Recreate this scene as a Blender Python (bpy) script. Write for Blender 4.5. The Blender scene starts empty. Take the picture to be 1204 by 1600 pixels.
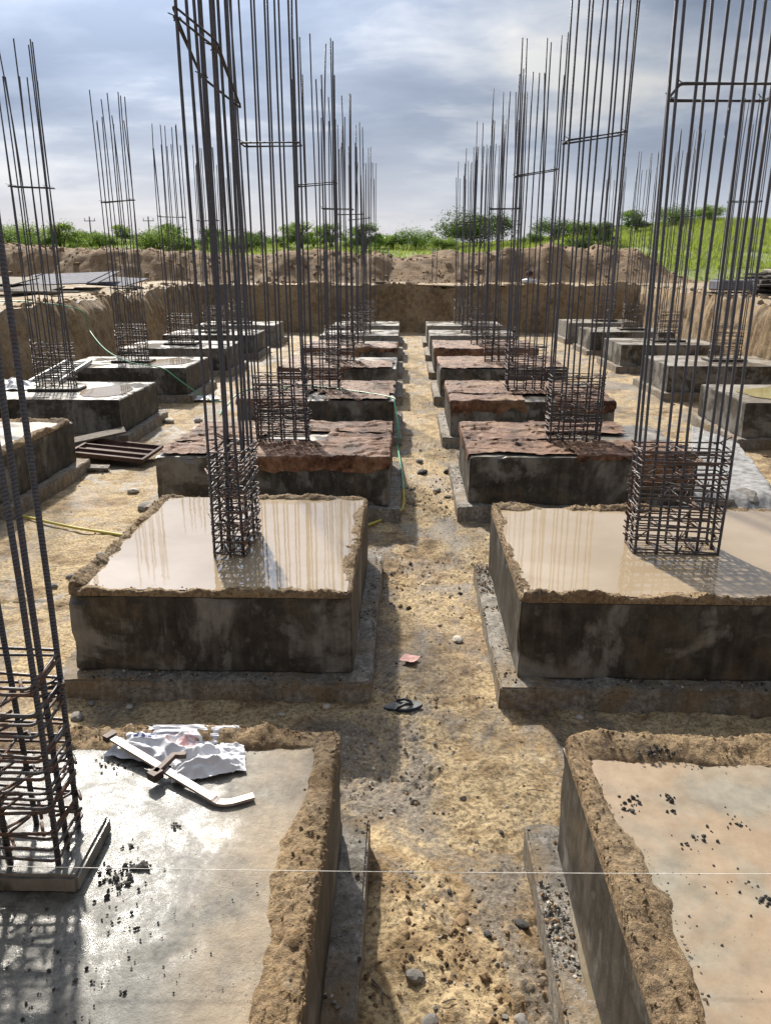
import bpy, bmesh, math, random
import numpy as np
from mathutils import Vector, Matrix, Euler

random.seed(7); np.random.seed(7)
R = math.radians
scene = bpy.context.scene
col = scene.collection

# ------------------------------------------------------------------ camera
CAM_Z = 2.90
F_PX, PITCH, YAW = 1220.0, R(17.8), R(1.62)
cd = bpy.data.cameras.new('camera'); cam = bpy.data.objects.new('camera', cd); col.objects.link(cam)
cd.sensor_fit = 'VERTICAL'; cd.sensor_height = 24.0; cd.lens = 24.0 * F_PX / 1600.0
cd.clip_start = 0.02; cd.clip_end = 3000
cam.location = (0, 0, CAM_Z); cam.rotation_euler = (R(90) - PITCH, 0, YAW)
scene.camera = cam

# ------------------------------------------------------------------ light
SUN_EL, SUN_AZ = R(39), R(-20)          # azimuth measured from +Y towards +X
SDIR = Vector((math.sin(SUN_AZ) * math.cos(SUN_EL), math.cos(SUN_AZ) * math.cos(SUN_EL), math.sin(SUN_EL)))
sl = bpy.data.lights.new('sun', 'SUN'); sl.energy = 4.6; sl.angle = R(2.0); sl.color = (1.0, 0.93, 0.82)
so = bpy.data.objects.new('sun', sl); col.objects.link(so)
so.rotation_euler = SDIR.to_track_quat('Z', 'Y').to_euler()
scene.view_settings.view_transform = 'Standard'; scene.view_settings.look = 'None'
scene.view_settings.exposure = 0.50; scene.view_settings.gamma = 1.0
scene.view_settings.use_curve_mapping = False


class G:
    """small helper to wire shader nodes"""
    def __init__(s, nt):
        s.nt = nt; nt.nodes.clear()
    def node(s, t, ins=None, **props):
        n = s.nt.nodes.new(t)
        for k, v in props.items(): setattr(n, k, v)
        for k, v in (ins or {}).items(): s.put(n.inputs[k], v)
        return n
    def put(s, sock, v):
        if isinstance(v, bpy.types.NodeSocket): s.nt.links.new(v, sock)
        elif v is not None:
            if hasattr(sock, 'default_value') and hasattr(sock.default_value, '__len__') and not isinstance(v, (tuple, list, Vector)): v = (v, v, v)
            if sock.type == 'RGBA' and len(v) == 3: v = (*v, 1)
            sock.default_value = v
    def pos(s): return s.node('ShaderNodeNewGeometry').outputs['Position']
    def obj(s): return s.node('ShaderNodeTexCoord').outputs['Object']
    def map(s, vec, scale=(1, 1, 1), loc=(0, 0, 0), rot=(0, 0, 0)):
        return s.node('ShaderNodeMapping', {'Vector': vec, 'Scale': scale, 'Location': loc, 'Rotation': rot}).outputs[0]
    def noise(s, vec, scale, detail=6, rough=.6, dist=0.0, col=False):
        n = s.node('ShaderNodeTexNoise', {'Vector': vec, 'Scale': scale, 'Detail': detail, 'Roughness': rough, 'Distortion': dist})
        return n.outputs['Color' if col else 'Fac']
    def voro(s, vec, scale, out='Distance', feature='F1', rnd=1.0):
        return s.node('ShaderNodeTexVoronoi', {'Vector': vec, 'Scale': scale, 'Randomness': rnd}, feature=feature).outputs[out]
    def ramp(s, fac, stops, interp='LINEAR'):
        n = s.node('ShaderNodeValToRGB', {'Fac': fac}); cr = n.color_ramp; cr.interpolation = interp
        while len(cr.elements) < len(stops): cr.elements.new(0.5)
        for e, (p, c) in zip(cr.elements, stops):
            e.position = p
            if not hasattr(c, '__len__'): c = (c, c, c)
            e.color = (*c, 1) if len(c) == 3 else c
        return n.outputs['Color']
    def mix(s, fac, a, b, blend='MIX'):
        n = s.node('ShaderNodeMix', data_type='RGBA', blend_type=blend)
        s.put(n.inputs[0], fac); s.put(n.inputs[6], a); s.put(n.inputs[7], b)
        return n.outputs[2]
    def math(s, op, a, b=None, c=None, clamp=False):
        n = s.node('ShaderNodeMath', operation=op, use_clamp=clamp)
        s.put(n.inputs[0], a)
        if b is not None: s.put(n.inputs[1], b)
        if c is not None: s.put(n.inputs[2], c)
        return n.outputs[0]
    def sep(s, v):
        n = s.node('ShaderNodeSeparateXYZ', {'Vector': v}); return n.outputs
    def bump(s, h, strength=.5, dist=.01, normal=None):
        return s.node('ShaderNodeBump', {'Height': h, 'Strength': strength, 'Distance': dist, 'Normal': normal}).outputs[0]
    def principled(s, **kw):
        n = s.node('ShaderNodeBsdfPrincipled')
        for k, v in kw.items(): s.put(n.inputs[k.replace('_', ' ')], v)
        return n.outputs[0]
    def out(s, sh): s.node('ShaderNodeOutputMaterial', {'Surface': sh})


# sky: physical sky under a broken layer of cloud, brightest around the sun
world = bpy.data.worlds.new('World'); scene.world = world; world.use_nodes = True
g = G(world.node_tree)
d = g.node('ShaderNodeTexCoord').outputs['Generated']
dn = g.node('ShaderNodeVectorMath', {0: d}, operation='NORMALIZE').outputs[0]
sx, sy, sz = g.sep(dn)
sky = g.node('ShaderNodeTexSky', sky_type='NISHITA', sun_disc=False, sun_elevation=SUN_EL, sun_rotation=SUN_AZ, air_density=1.0, dust_density=2.5, ozone_density=1.0).outputs[0]
zc = g.math('ADD', g.math('MAXIMUM', sz, 0.0), 0.16)
pl = g.node('ShaderNodeCombineXYZ', {'X': g.math('DIVIDE', sx, zc), 'Y': g.math('DIVIDE', sy, zc), 'Z': 0.0}).outputs[0]
big = g.noise(g.map(pl, (1, 1, 1), (6.25, 3.35, 0)), 0.95, 8, .50, .30)
fine = g.noise(g.map(pl, (1.0, 1.5, 1), (7.3, 2.2, 4)), 2.6, 8, .55, .3)
dens = g.math('ADD', g.math('MULTIPLY', big, .76), g.math('MULTIPLY', fine, .24))
cosang = g.node('ShaderNodeVectorMath', {0: dn, 1: tuple(SDIR)}, operation='DOT_PRODUCT').outputs['Value']
glow = g.math('POWER', g.math('MAXIMUM', cosang, 0.0), 15.0)
core = g.math('POWER', g.math('MAXIMUM', cosang, 0.0), 90.0)
shade = g.ramp(dens, [(0.36, (.80, .80, .79)), (0.43, (.56, .605, .68)), (.50, (.34, .40, .51)), (.62, (.225, .28, .385))])
lift = g.math('ADD', 1.0, g.math('ADD', g.math('MULTIPLY', glow, 8.5), g.math('MULTIPLY', core, 3.0)))
cloud = g.mix(1.0, shade, g.node('ShaderNodeCombineXYZ', {'X': lift, 'Y': lift, 'Z': lift}).outputs[0], 'MULTIPLY')
cloud = g.mix(1.0, cloud, (4.75, 4.75, 4.75), 'MULTIPLY')
cloud = g.mix(glow, cloud, g.mix(1.0, cloud, (1.06, .98, .92), 'MULTIPLY'))
cover = g.ramp(sz, [(0.0, 0.0), (.06, .35), (.16, .93), (1, .93)])
haze_c = g.mix(g.ramp(sz, [(0, 0), (.16, 1)]), (4.2, 4.45, 5.2), (3.0, 3.6, 4.75))
base = g.mix(.80, sky, haze_c)
tot = g.mix(cover, base, cloud)
bg = g.node('ShaderNodeBackground', {'Color': tot, 'Strength': .115}).outputs[0]
g.node('ShaderNodeOutputWorld', {'Surface': bg})


# ------------------------------------------------------------------ numeric noise
def _h(ix, iy, seed):
    n = (ix.astype(np.int64) * 374761393 + iy.astype(np.int64) * 668265263 + seed * 974634777) & 0xFFFFFFFF
    n = ((n ^ (n >> 13)) * 1274126177) & 0xFFFFFFFF
    n = n ^ (n >> 16)
    return (n & 0xFFFFFF) / float(0xFFFFFF)
def vnoise(x, y, seed=0):
    x = np.asarray(x, float); y = np.asarray(y, float)
    ix = np.floor(x); iy = np.floor(y); fx = x - ix; fy = y - iy
    fx = fx * fx * (3 - 2 * fx); fy = fy * fy * (3 - 2 * fy)
    a = _h(ix, iy, seed); b = _h(ix + 1, iy, seed); c = _h(ix, iy + 1, seed); e = _h(ix + 1, iy + 1, seed)
    return (a + (b - a) * fx) * (1 - fy) + (c + (e - c) * fx) * fy
def fbm(x, y, octv=5, seed=0, gain=.5, lac=2.03):
    s = 0; a = 1; t = 0
    for k in range(octv):
        s = s + a * (vnoise(x, y, seed + k * 17) - .5); t += a; a *= gain; x = x * lac + 3.7; y = y * lac + 1.3
    return s / t * 2
def ridged(x, y, octv=4, seed=0):
    s = 0; a = 1; t = 0
    for k in range(octv):
        s = s + a * (1 - np.abs(2 * vnoise(x, y, seed + k * 31) - 1)); t += a; a *= .5; x = x * 2.1 + 1.9; y = y * 2.1 + 5.1
    return s / t
def sstep(a, b, x):
    t = np.clip((x - a) / (b - a), 0, 1); return t * t * (3 - 2 * t)

CP, SP, CY, SY = math.cos(PITCH), math.sin(PITCH), math.cos(YAW), math.sin(YAW)
def at(px, py, z):
    """point of the place seen at a photo pixel, on the level z"""
    u = (px - 602) / F_PX; v = (py - 800) / F_PX
    fx, fy, fz = u, CP - v * SP, -SP - v * CP
    wx, wy = fx * CY - fy * SY, fx * SY + fy * CY
    t = (z - CAM_Z) / fz
    return (wx * t, wy * t)

# ------------------------------------------------------------------ object helpers
def tag(o, label=None, cat=None, group=None, kind=None):
    if label: o['label'] = label
    if cat: o['category'] = cat
    if group: o['group'] = group
    if kind: o['kind'] = kind
    return o
def link(name, me, mats, parent=None, loc=(0, 0, 0), rot=(0, 0, 0)):
    o = bpy.data.objects.new(name, me); col.objects.link(o)
    if mats is not None and not me.materials:
        for m in (mats if isinstance(mats, (list, tuple)) else [mats]): me.materials.append(m)
    o.parent = parent; o.location = loc; o.rotation_euler = rot
    return o
def empty(name, loc, rz=0.0):
    o = bpy.data.objects.new(name, None); col.objects.link(o); o.location = loc; o.rotation_euler = (0, 0, rz)
    o.empty_display_size = .1
    return o
def mesh(name, V, Fc, smooth=True):
    me = bpy.data.meshes.new(name)
    me.from_pydata([tuple(map(float, v)) for v in V] if not isinstance(V, np.ndarray) else V.tolist(), [], Fc if isinstance(Fc, list) else Fc.tolist())
    if smooth: me.polygons.foreach_set('use_smooth', [True] * len(me.polygons))
    me.update(); return me
def gridmesh(name, X, Y, Z, smooth=True, keep=None, flip=False):
    n, m = X.shape
    V = np.stack([X, Y, Z], -1).reshape(-1, 3)
    i = np.arange(n * m).reshape(n, m)
    q = np.stack([i[:-1, :-1], i[:-1, 1:], i[1:, 1:], i[1:, :-1]], -1)
    if flip: q = q[..., ::-1]
    q = q.reshape(-1, 4)
    if keep is not None: q = q[keep.reshape(-1)]
    return mesh(name, V, q, smooth)
class MB:
    def __init__(s): s.v = []; s.f = []; s.mi = []
    def add(s, V, Fc, mi=0):
        b = len(s.v); s.v += [tuple(v) for v in V]; s.f += [tuple(b + i for i in f) for f in Fc]; s.mi += [mi] * len(Fc)
    def box(s, c, size, rot=None, mi=0):
        hx, hy, hz = size[0] / 2, size[1] / 2, size[2] / 2
        V = [Vector((x, y, z)) for x in (-hx, hx) for y in (-hy, hy) for z in (-hz, hz)]
        if rot is not None: V = [rot @ v for v in V]
        V = [v + Vector(c) for v in V]
        s.add(V, [(0, 1, 3, 2), (4, 6, 7, 5), (0, 4, 5, 1), (2, 3, 7, 6), (0, 2, 6, 4), (1, 5, 7, 3)], mi)
    def tube(s, pts, r, n=6, closed=False, caps=True, mi=0):
        pts = [Vector(p) for p in pts]; m = len(pts); V = []; up = None
        for i, p in enumerate(pts):
            if closed: t = pts[(i + 1) % m] - pts[i - 1]
            else: t = pts[min(i + 1, m - 1)] - pts[max(i - 1, 0)]
            t.normalize()
            if up is None: up = t.orthogonal().normalized()
            else:
                up = up - t * up.dot(t)
                up = up.normalized() if up.length > 1e-6 else t.orthogonal().normalized()
            w = t.cross(up); rr = r[i] if hasattr(r, '__len__') else r
            V += [p + (up * math.cos(2 * math.pi * k / n) + w * math.sin(2 * math.pi * k / n)) * rr for k in range(n)]
        Fc = []
        for i in range(m if closed else m - 1):
            a, b = i * n, ((i + 1) % m) * n
            Fc += [(a + k, a + (k + 1) % n, b + (k + 1) % n, b + k) for k in range(n)]
        if caps and not closed:
            Fc.append(tuple(range(n - 1, -1, -1))); Fc.append(tuple((m - 1) * n + k for k in range(n)))
        s.add(V, Fc, mi)
    def mesh(s, name, smooth=True):
        me = mesh(name, s.v, s.f, smooth)
        return me
    def build(s, name, mats, parent=None, smooth=True, loc=(0, 0, 0), rot=(0, 0, 0)):
        me = s.mesh(name, smooth)
        ml = mats if isinstance(mats, (list, tuple)) else [mats]
        for m in ml: me.materials.append(m)
        if len(ml) > 1: me.polygons.foreach_set('material_index', s.mi)
        return link(name, me, None, parent, loc, rot)
def bevel_box(name, size, bev, seg=2, jitter=0.0, seed=0, cuts=0):
    bm = bmesh.new(); bmesh.ops.create_cube(bm, size=1)
    for v in bm.verts: v.co = Vector((v.co.x * size[0], v.co.y * size[1], v.co.z * size[2]))
    if bev: bmesh.ops.bevel(bm, geom=list(bm.edges), offset=bev, segments=seg, affect='EDGES', profile=.5)
    if cuts: bmesh.ops.subdivide_edges(bm, edges=[e for e in bm.edges if e.calc_length() > .1], cuts=cuts, use_grid_fill=True)
    if jitter:
        rs = random.Random(seed)
        for v in bm.verts: v.co += Vector((rs.uniform(-1, 1), rs.uniform(-1, 1), rs.uniform(-1, 1))) * jitter
    me = bpy.data.meshes.new(name); bm.to_mesh(me); bm.free(); return me
def rock_mesh(name, seed, sub=1, flat=.7):
    bm = bmesh.new(); bmesh.ops.create_icosphere(bm, subdivisions=sub, radius=1)
    rs = random.Random(seed)
    for v in bm.verts: v.co *= rs.uniform(.5, 1.3) if sub == 1 else rs.uniform(.84, 1.1)
    sc = (rs.uniform(.8, 1.3), rs.uniform(.7, 1.0), flat * rs.uniform(.7, 1.1))
    for v in bm.verts: v.co = Vector((v.co.x * sc[0], v.co.y * sc[1], v.co.z * sc[2]))
    me = bpy.data.meshes.new(name); bm.to_mesh(me); bm.free(); return me
ROCK_V = []
for k in range(6):
    me = rock_mesh('tmp_rock', 100 + k); ROCK_V.append((np.array([v.co[:] for v in me.vertices]), np.array([p.vertices[:] for p in me.polygons]))); bpy.data.meshes.remove(me)
def scatter_rocks(name, pts, sizes, mats, label, cat, mi=None, seed=1):
    """many little stones or clods as one uncountable mass"""
    rs = np.random.RandomState(seed); VV = []; FF = []; b = 0; MI = []
    for k, (p, s) in enumerate(zip(pts, sizes)):
        v, f = ROCK_V[rs.randint(6)]
        a = rs.uniform(0, 6.28); c, sn = math.cos(a), math.sin(a)
        w = v * s; w = np.stack([w[:, 0] * c - w[:, 1] * sn, w[:, 0] * sn + w[:, 1] * c, w[:, 2]], -1) + np.array(p)
        VV.append(w); FF.append(f + b); b += len(v); MI += [mi[k] if mi is not None else 0] * len(f)
    me = mesh(name, np.concatenate(VV), np.concatenate(FF), False)
    ml = mats if isinstance(mats, (list, tuple)) else [mats]
    for m in ml: me.materials.append(m)
    if len(ml) > 1: me.polygons.foreach_set('material_index', MI)
    o = link(name, me, None); tag(o, label, cat, None, 'stuff'); return o

# ------------------------------------------------------------------ materials
def mat(name):
    m = bpy.data.materials.new(name); m.use_nodes = True; return m, G(m.node_tree)
def simple(name, c, rough=.6, metal=0.0, nscale=30, var=.25, bump=.2, bd=.004, spec=.5, coords='obj'):
    m, g = mat(name); p = g.obj() if coords == 'obj' else g.pos()
    n = g.noise(p, nscale, 6, .65)
    lo = tuple(x * (1 - var) for x in c); hi = tuple(min(1, x * (1 + var)) for x in c)
    g.out(g.principled(Base_Color=g.ramp(n, [(.3, lo), (.7, hi)]), Roughness=rough, Metallic=metal, Specular_IOR_Level=spec, Normal=g.bump(n, bump, bd)))
    return m

def m_soil(name, tones, gravel=.5, dark=.5, rough=.9, bump=.7):
    """site soil: sand, clods, grey cement dust and gravel"""
    m, g = mat(name); p = g.pos()
    a = g.noise(p, .75, 7, .62, .4); b = g.noise(p, 5.5, 7, .65); c = g.noise(p, 38, 6, .7); e = g.noise(p, 150, 3, .7)
    colr = g.ramp(g.math('ADD', g.math('MULTIPLY', a, .55), g.math('MULTIPLY', b, .45)), [(.36, tones[2]), (.45, tones[0]), (.53, tones[1]), (.64, tones[0]), (.72, tones[2])])
    colr = g.mix(g.math('MULTIPLY', g.ramp(c, [(.42, 1), (.54, 0)]), .65), colr, tones[2])
    # grey cement and gravel patches
    gm = g.ramp(g.noise(g.map(p, (1, .7, 1), (4, 9, 0)), 1.25, 8, .74, .8), [(.50, 0), (.60, 1)])
    gcol = g.ramp(g.noise(p, 42, 6, .8), [(.36, (.05, .042, .034)), (.48, (.15, .125, .098)), (.58, (.26, .225, .18)), (.70, (.46, .42, .36))])
    colr = g.mix(g.math('MULTIPLY', gm, gravel), colr, gcol)
    # damp trodden patches
    dm = g.math('MULTIPLY', g.ramp(g.noise(g.map(p, (1.2, .8, 1), (9, 4, 0)), .95, 7, .68, .7), [(.50, 0), (.60, 1)]), .8 * dark)
    colr = g.mix(dm, colr, g.mix(1.0, colr, (.50, .45, .41), 'MULTIPLY'))
    # dark bits of mortar, twigs and stones
    v = g.voro(g.map(p, (1, 1, 1)), 26.0); vs = g.ramp(v, [(.12, 1), (.24, 0)])
    spots = g.math('MULTIPLY', vs, g.ramp(g.noise(p, 3.2, 5, .7), [(.5, 0), (.6, 1)]))
    colr = g.mix(g.math('MULTIPLY', spots, dark), colr, (.045, .038, .03))
    wv = g.ramp(g.noise(g.map(p, (1, 1, 1), (11, 2, 0)), 9, 6, .7), [(.62, 0), (.70, 1)])
    colr = g.mix(g.math('MULTIPLY', wv, .5), colr, (.52, .47, .38))
    h = g.math('ADD', g.math('MULTIPLY', b, 1.2), g.math('ADD', g.math('MULTIPLY', c, .6), g.math('MULTIPLY', e, .22)))
    g.out(g.principled(Base_Color=colr, Roughness=g.mix(g.math('MAXIMUM', dm, g.math('MULTIPLY', gm, gravel)), (rough,) * 3, (.42,) * 3), Specular_IOR_Level=.35, Normal=g.bump(h, bump, .03)))
    return m
M = {}
M['floor'] = m_soil('site_soil', [(.35, .24, .122), (.60, .46, .265), (.085, .058, .034)], .85, .8)
M['bund'] = m_soil('bund_soil', [(.28, .185, .095), (.40, .285, .16), (.085, .055, .03)], .20, .45, .85, 1.0)
M['wall'] = m_soil('cut_earth', [(.30, .205, .11), (.46, .335, .195), (.14, .092, .05)], .30, .25, .95, 1.0)
M['mound'] = m_soil('spoil_earth', [(.255, .165, .088), (.34, .23, .13), (.12, .075, .042)], .10, .35, .95, 1.0)
M['ground'] = m_soil('ground_earth', [(.36, .27, .165), (.48, .38, .25), (.20, .14, .085)], .35, .4)

def m_concrete(name, wet, tint=(1, 1, 1), top=False):
    m, g = mat(name); p = g.pos()
    big = g.noise(p, 1.6, 6, .62, .5); med = g.noise(p, 8, 7, .68); fin = g.noise(p, 70, 4, .7)
    streak = g.noise(g.map(p, (1, 1, .10)), 11, 5, .62, .25)
    dry = g.ramp(med, [(.3, (.16, .15, .132)), (.7, (.30, .283, .253))])
    wetc = g.ramp(g.math('ADD', g.math('MULTIPLY', med, .5), g.math('MULTIPLY', streak, .5)), [(.40, (.022, .019, .016)), (.5, (.047, .042, .035)), (.62, (.10, .09, .074))])
    w = g.math('ADD', g.math('MULTIPLY', big, .58), g.math('ADD', g.math('MULTIPLY', med, .24), g.math('MULTIPLY', streak, .18)))
    wm = g.ramp(w, [(.645 - wet * .36, 0), (.715 - wet * .36, 1)])
    c = g.mix(wm, dry, wetc)
    eff = g.math('MULTIPLY', g.ramp(g.noise(g.map(p, (1, 1, .14), (5, 3, 1)), 15, 6, .7, .6), [(.60, 0), (.70, 1)]), g.ramp(g.noise(p, 1.1, 3, .5), [(.42, 0), (.6, 1)]))
    c = g.mix(g.math('MULTIPLY', eff, .28), c, (.34, .325, .30))
    mud = g.ramp(g.noise(g.map(p, (1, 1, 1), (2, 8, 3)), 2.3, 6, .65), [(.54, 0), (.66, 1)])
    c = g.mix(g.math('MULTIPLY', mud, .35), c, (.20, .145, .082))
    pits = g.ramp(g.voro(p, 22), [(.05, 1), (.10, 0)])
    c = g.mix(g.math('MULTIPLY', pits, .6), c, (.03, .027, .022))
    if top:
        film = g.ramp(g.noise(g.map(p, (1, 1.0, 1), (1, 5, 0)), 1.8, 5, .6, .4), [(.42, 0), (.55, 1)])
        rough = g.mix(film, (.62,) * 3, (.16,) * 3)
        c = g.mix(g.math('MULTIPLY', film, .30), c, (.12, .105, .085))
        bh = g.mix(film, fin, g.math('MULTIPLY', fin, .15)); bs = .45
    else:
        rough = g.mix(wm, (.85,) * 3, (.6,) * 3); bh = g.math('ADD', g.math('MULTIPLY', med, .8), g.math('MULTIPLY', fin, .3)); bs = .55
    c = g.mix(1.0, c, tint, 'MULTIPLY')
    g.out(g.principled(Base_Color=c, Roughness=rough, Specular_IOR_Level=.5 if top else .3, Normal=g.bump(bh, bs, .008)))
    return m
M['conc_wet'] = m_concrete('wet_footing_concrete', .62)
M['conc_mid'] = m_concrete('damp_footing_concrete', .55)
M['conc_dry'] = m_concrete('dry_footing_concrete', .30)
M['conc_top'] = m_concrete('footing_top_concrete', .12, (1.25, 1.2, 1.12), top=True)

# slab of the nearest left footing: trowelled, wet and grey to the left, dusted with mud to the right
m, g = mat('nearest_slab_concrete'); p = g.pos(); X, Y, Z = g.sep(p)
n1 = g.noise(p, 2.2, 7, .62, .5); n2 = g.noise(p, 16, 7, .7); n3 = g.noise(p, 130, 4, .75); n4 = g.noise(p, 45, 5, .7)
side = g.math('ADD', g.math('MULTIPLY', g.math('ADD', X, .62), -1.5), g.math('MULTIPLY', g.math('SUBTRACT', n1, .5), 2.4))
wet = g.ramp(side, [(.0, 0), (.35, 1)])
cc = g.ramp(g.math('ADD', g.math('MULTIPLY', n2, .6), g.math('MULTIPLY', n1, .4)), [(.38, (.06, .057, .047)), (.5, (.16, .152, .125)), (.62, (.27, .253, .21))])
cc = g.mix(g.ramp(g.math('ADD', X, g.math('MULTIPLY', g.math('SUBTRACT', n1, .5), .5)), [(.0, 0), (1, 1)]), cc, cc)
mudm = g.ramp(g.math('ADD', g.math('ADD', X, .86), g.math('MULTIPLY', g.math('SUBTRACT', n1, .5), 1.3)), [(.0, 0), (.42, 1)])
cc = g.mix(g.math('MULTIPLY', mudm, .9), cc, g.ramp(n2, [(.3, (.24, .165, .085)), (.7, (.36, .265, .15))]))
spk = g.math('MULTIPLY', g.ramp(g.voro(p, 42), [(.10, 1), (.2, 0)]), g.ramp(g.noise(p, 4, 4, .6), [(.48, 0), (.6, 1)]))
cc = g.mix(g.math('MULTIPLY', spk, .75), cc, (.04, .038, .032))
cc = g.mix(g.math('MULTIPLY', wet, .5), cc, g.mix(1.0, cc, (.50, .53, .55), 'MULTIPLY'))
film = g.math('MULTIPLY', wet, g.ramp(n2, [(.42, 1), (.66, .45)]))
rgh = g.ramp(g.noise(g.map(p, (1, 1, 1), (3, 3, 0)), 2.6, 8, .74, .8), [(.46, 0), (.54, 1)])
cc = g.mix(g.math('MULTIPLY', g.math('MULTIPLY', rgh, wet), .6), cc, g.ramp(n4, [(.4, (.035, .034, .03)), (.6, (.19, .18, .155))]))
film = g.math('MULTIPLY', film, g.math('SUBTRACT', 1.0, g.math('MULTIPLY', rgh, .45)))
hh = g.math('ADD', g.math('MULTIPLY', n4, .8), g.math('MULTIPLY', n3, .5))
g.out(g.principled(Base_Color=cc, Roughness=g.mix(film, (.60,) * 3, (.15,) * 3), Specular_IOR_Level=.8, Normal=g.bump(hh, g.mix(film, (.55,) * 3, (.22,) * 3), .014)))
M['slab_near'] = m

def m_blinding(name):
    """thin blinding concrete: pale mortar, mud and stones trodden in"""
    m, g = mat(name); p = g.pos()
    a = g.noise(p, 3.0, 7, .65, .4); b = g.noise(p, 26, 6, .7); c = g.noise(p, 90, 4, .75)
    col_ = g.ramp(b, [(.32, (.10, .09, .075)), (.48, (.24, .215, .18)), (.66, (.42, .385, .33))])
    col_ = g.mix(g.ramp(a, [(.46, 0), (.60, .8)]), col_, (.24, .165, .085))
    st = g.ramp(g.voro(p, 34), [(.16, 1), (.28, 0)])
    col_ = g.mix(g.math('MULTIPLY', st, g.ramp(g.noise(p, 6, 4, .6), [(.45, 0), (.56, .75)])), col_, (.055, .05, .042))
    strk = g.ramp(g.noise(g.map(p, (1, 1, .06)), 9, 4, .6), [(.47, 0), (.55, 1)])
    col_ = g.mix(g.math('MULTIPLY', strk, .35), col_, (.075, .06, .04))
    g.out(g.principled(Base_Color=col_, Roughness=.75, Normal=g.bump(g.math('ADD', b, g.math('MULTIPLY', c, .5)), .8, .015)))
    return m
M['blinding'] = m_blinding('blinding_concrete')

def m_water(name, c1, c2, rough=.03, ripple=.03, sc=4):
    m, g = mat(name); p = g.pos()
    n = g.noise(p, 1.5, 5, .6, .5); rp = g.noise(g.map(p, (1, 1.6, 1)), sc, 3, .5); rp2 = g.noise(g.map(p, (1, 2, 1)), sc * 5, 2, .5)
    scum = g.ramp(g.noise(p, 30, 6, .75), [(.68, 0), (.75, 1)])
    c = g.mix(g.math('MULTIPLY', scum, .3), g.ramp(n, [(.35, c1), (.65, c2)]), (.55, .48, .36))
    g.out(g.principled(Base_Color=c, Roughness=g.mix(scum, (rough,) * 3, (rough + .12,) * 3), IOR=1.6, Specular_IOR_Level=.95,
                       Normal=g.bump(g.math('ADD', rp, g.math('MULTIPLY', rp2, .12)), ripple, .02)))
    return m
M['water'] = m_water('muddy_water', (.37, .285, .185), (.44, .35, .245))
m, g = mat('damp_mud_slab'); p = g.pos()
n1 = g.noise(p, 1.7, 6, .6, .5); n2 = g.noise(p, 9, 7, .68); n3 = g.noise(p, 80, 4, .7)
c = g.ramp(n2, [(.32, (.28, .20, .125)), (.68, (.38, .285, .19))])
c = g.mix(g.ramp(n1, [(.46, 0), (.60, .8)]), c, g.ramp(n2, [(.35, (.20, .19, .15)), (.65, (.33, .31, .25))]))
c = g.mix(g.math('MULTIPLY', g.ramp(g.voro(p, 36), [(.06, 1), (.13, 0)]), g.ramp(g.noise(p, 3, 3, .6), [(.5, 0), (.6, .7)])), c, (.06, .045, .03))
g.out(g.principled(Base_Color=c, Roughness=g.ramp(n1, [(.4, .5), (.6, .22)]), Specular_IOR_Level=.5, Normal=g.bump(g.math('ADD', g.math('MULTIPLY', n2, .6), g.math('MULTIPLY', n3, .25)), .25, .012)))
M['water_still'] = m
M['puddle'] = m_water('brown_puddle_water', (.11, .08, .035), (.16, .115, .05), .06, .08)
M['olive'] = m_water('olive_water', (.28, .25, .10), (.36, .32, .15), .08, .05)

m, g = mat('wet_jute'); p = g.pos()
a = g.noise(p, 2.6, 6, .62, .6); b = g.noise(g.map(p, (1, 2.2, 1)), 13, 6, .68); w1 = g.node('ShaderNodeTexWave', {'Vector': p, 'Scale': 95.0, 'Distortion': 2.0}, bands_direction='X').outputs['Fac']
w2 = g.node('ShaderNodeTexWave', {'Vector': p, 'Scale': 95.0, 'Distortion': 2.0}, bands_direction='Y').outputs['Fac']
c = g.ramp(g.math('ADD', g.math('MULTIPLY', a, .5), g.math('MULTIPLY', b, .5)), [(.38, (.028, .010, .006)), (.45, (.10, .042, .022)), (.54, (.23, .115, .065)), (.66, (.44, .27, .17))])
dry = g.ramp(g.noise(g.map(p, (1, 1, 1), (6, 1, 2)), 1.1, 4, .6), [(.52, 0), (.64, 1)])
c = g.mix(g.math('MULTIPLY', dry, .4), c, (.33, .21, .11))
g.out(g.principled(Base_Color=c, Roughness=.55, Specular_IOR_Level=.26, Sheen_Weight=.0, Normal=g.bump(g.math('ADD', g.math('MULTIPLY', g.math('ADD', w1, w2), .12), b), .7, .012)))
M['jute'] = m

def m_steel(name, base, rust, amount, rib=True):
    m, g = mat(name); p = g.obj()
    n = g.noise(p, 9, 6, .68); n2 = g.noise(p, 60, 4, .7)
    rm = g.ramp(g.math('ADD', g.math('MULTIPLY', n, .7), g.math('MULTIPLY', n2, .3)), [(.66 - amount * .4, 0), (.76 - amount * .4, 1)])
    c = g.mix(rm, g.ramp(n2, [(.3, tuple(x * .75 for x in base)), (.7, tuple(x * 1.3 for x in base))]), g.ramp(n2, [(.3, tuple(x * .6 for x in rust)), (.7, tuple(x * 1.3 for x in rust))]))
    h = n2
    if rib:
        wv = g.node('ShaderNodeTexWave', {'Vector': g.map(p, (1, 1, 1), (0, 0, 0), (.35, .35, 0)), 'Scale': 27.0, 'Distortion': 0.4}, bands_direction='Z').outputs['Fac']
        h = g.math('ADD', g.math('MULTIPLY', wv, 1.3), g.math('MULTIPLY', n2, .4))
        c = g.mix(g.math('MULTIPLY', g.ramp(wv, [(.35, 1), (.6, 0)]), .4), c, tuple(x * .4 for x in base))
    g.out(g.principled(Base_Color=c, Roughness=g.mix(rm, (.46,) * 3, (.85,) * 3), Metallic=g.mix(rm, (.55,) * 3, (0.0,) * 3), Normal=g.bump(h, .7 if rib else .3, .004)))
    return m
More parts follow.
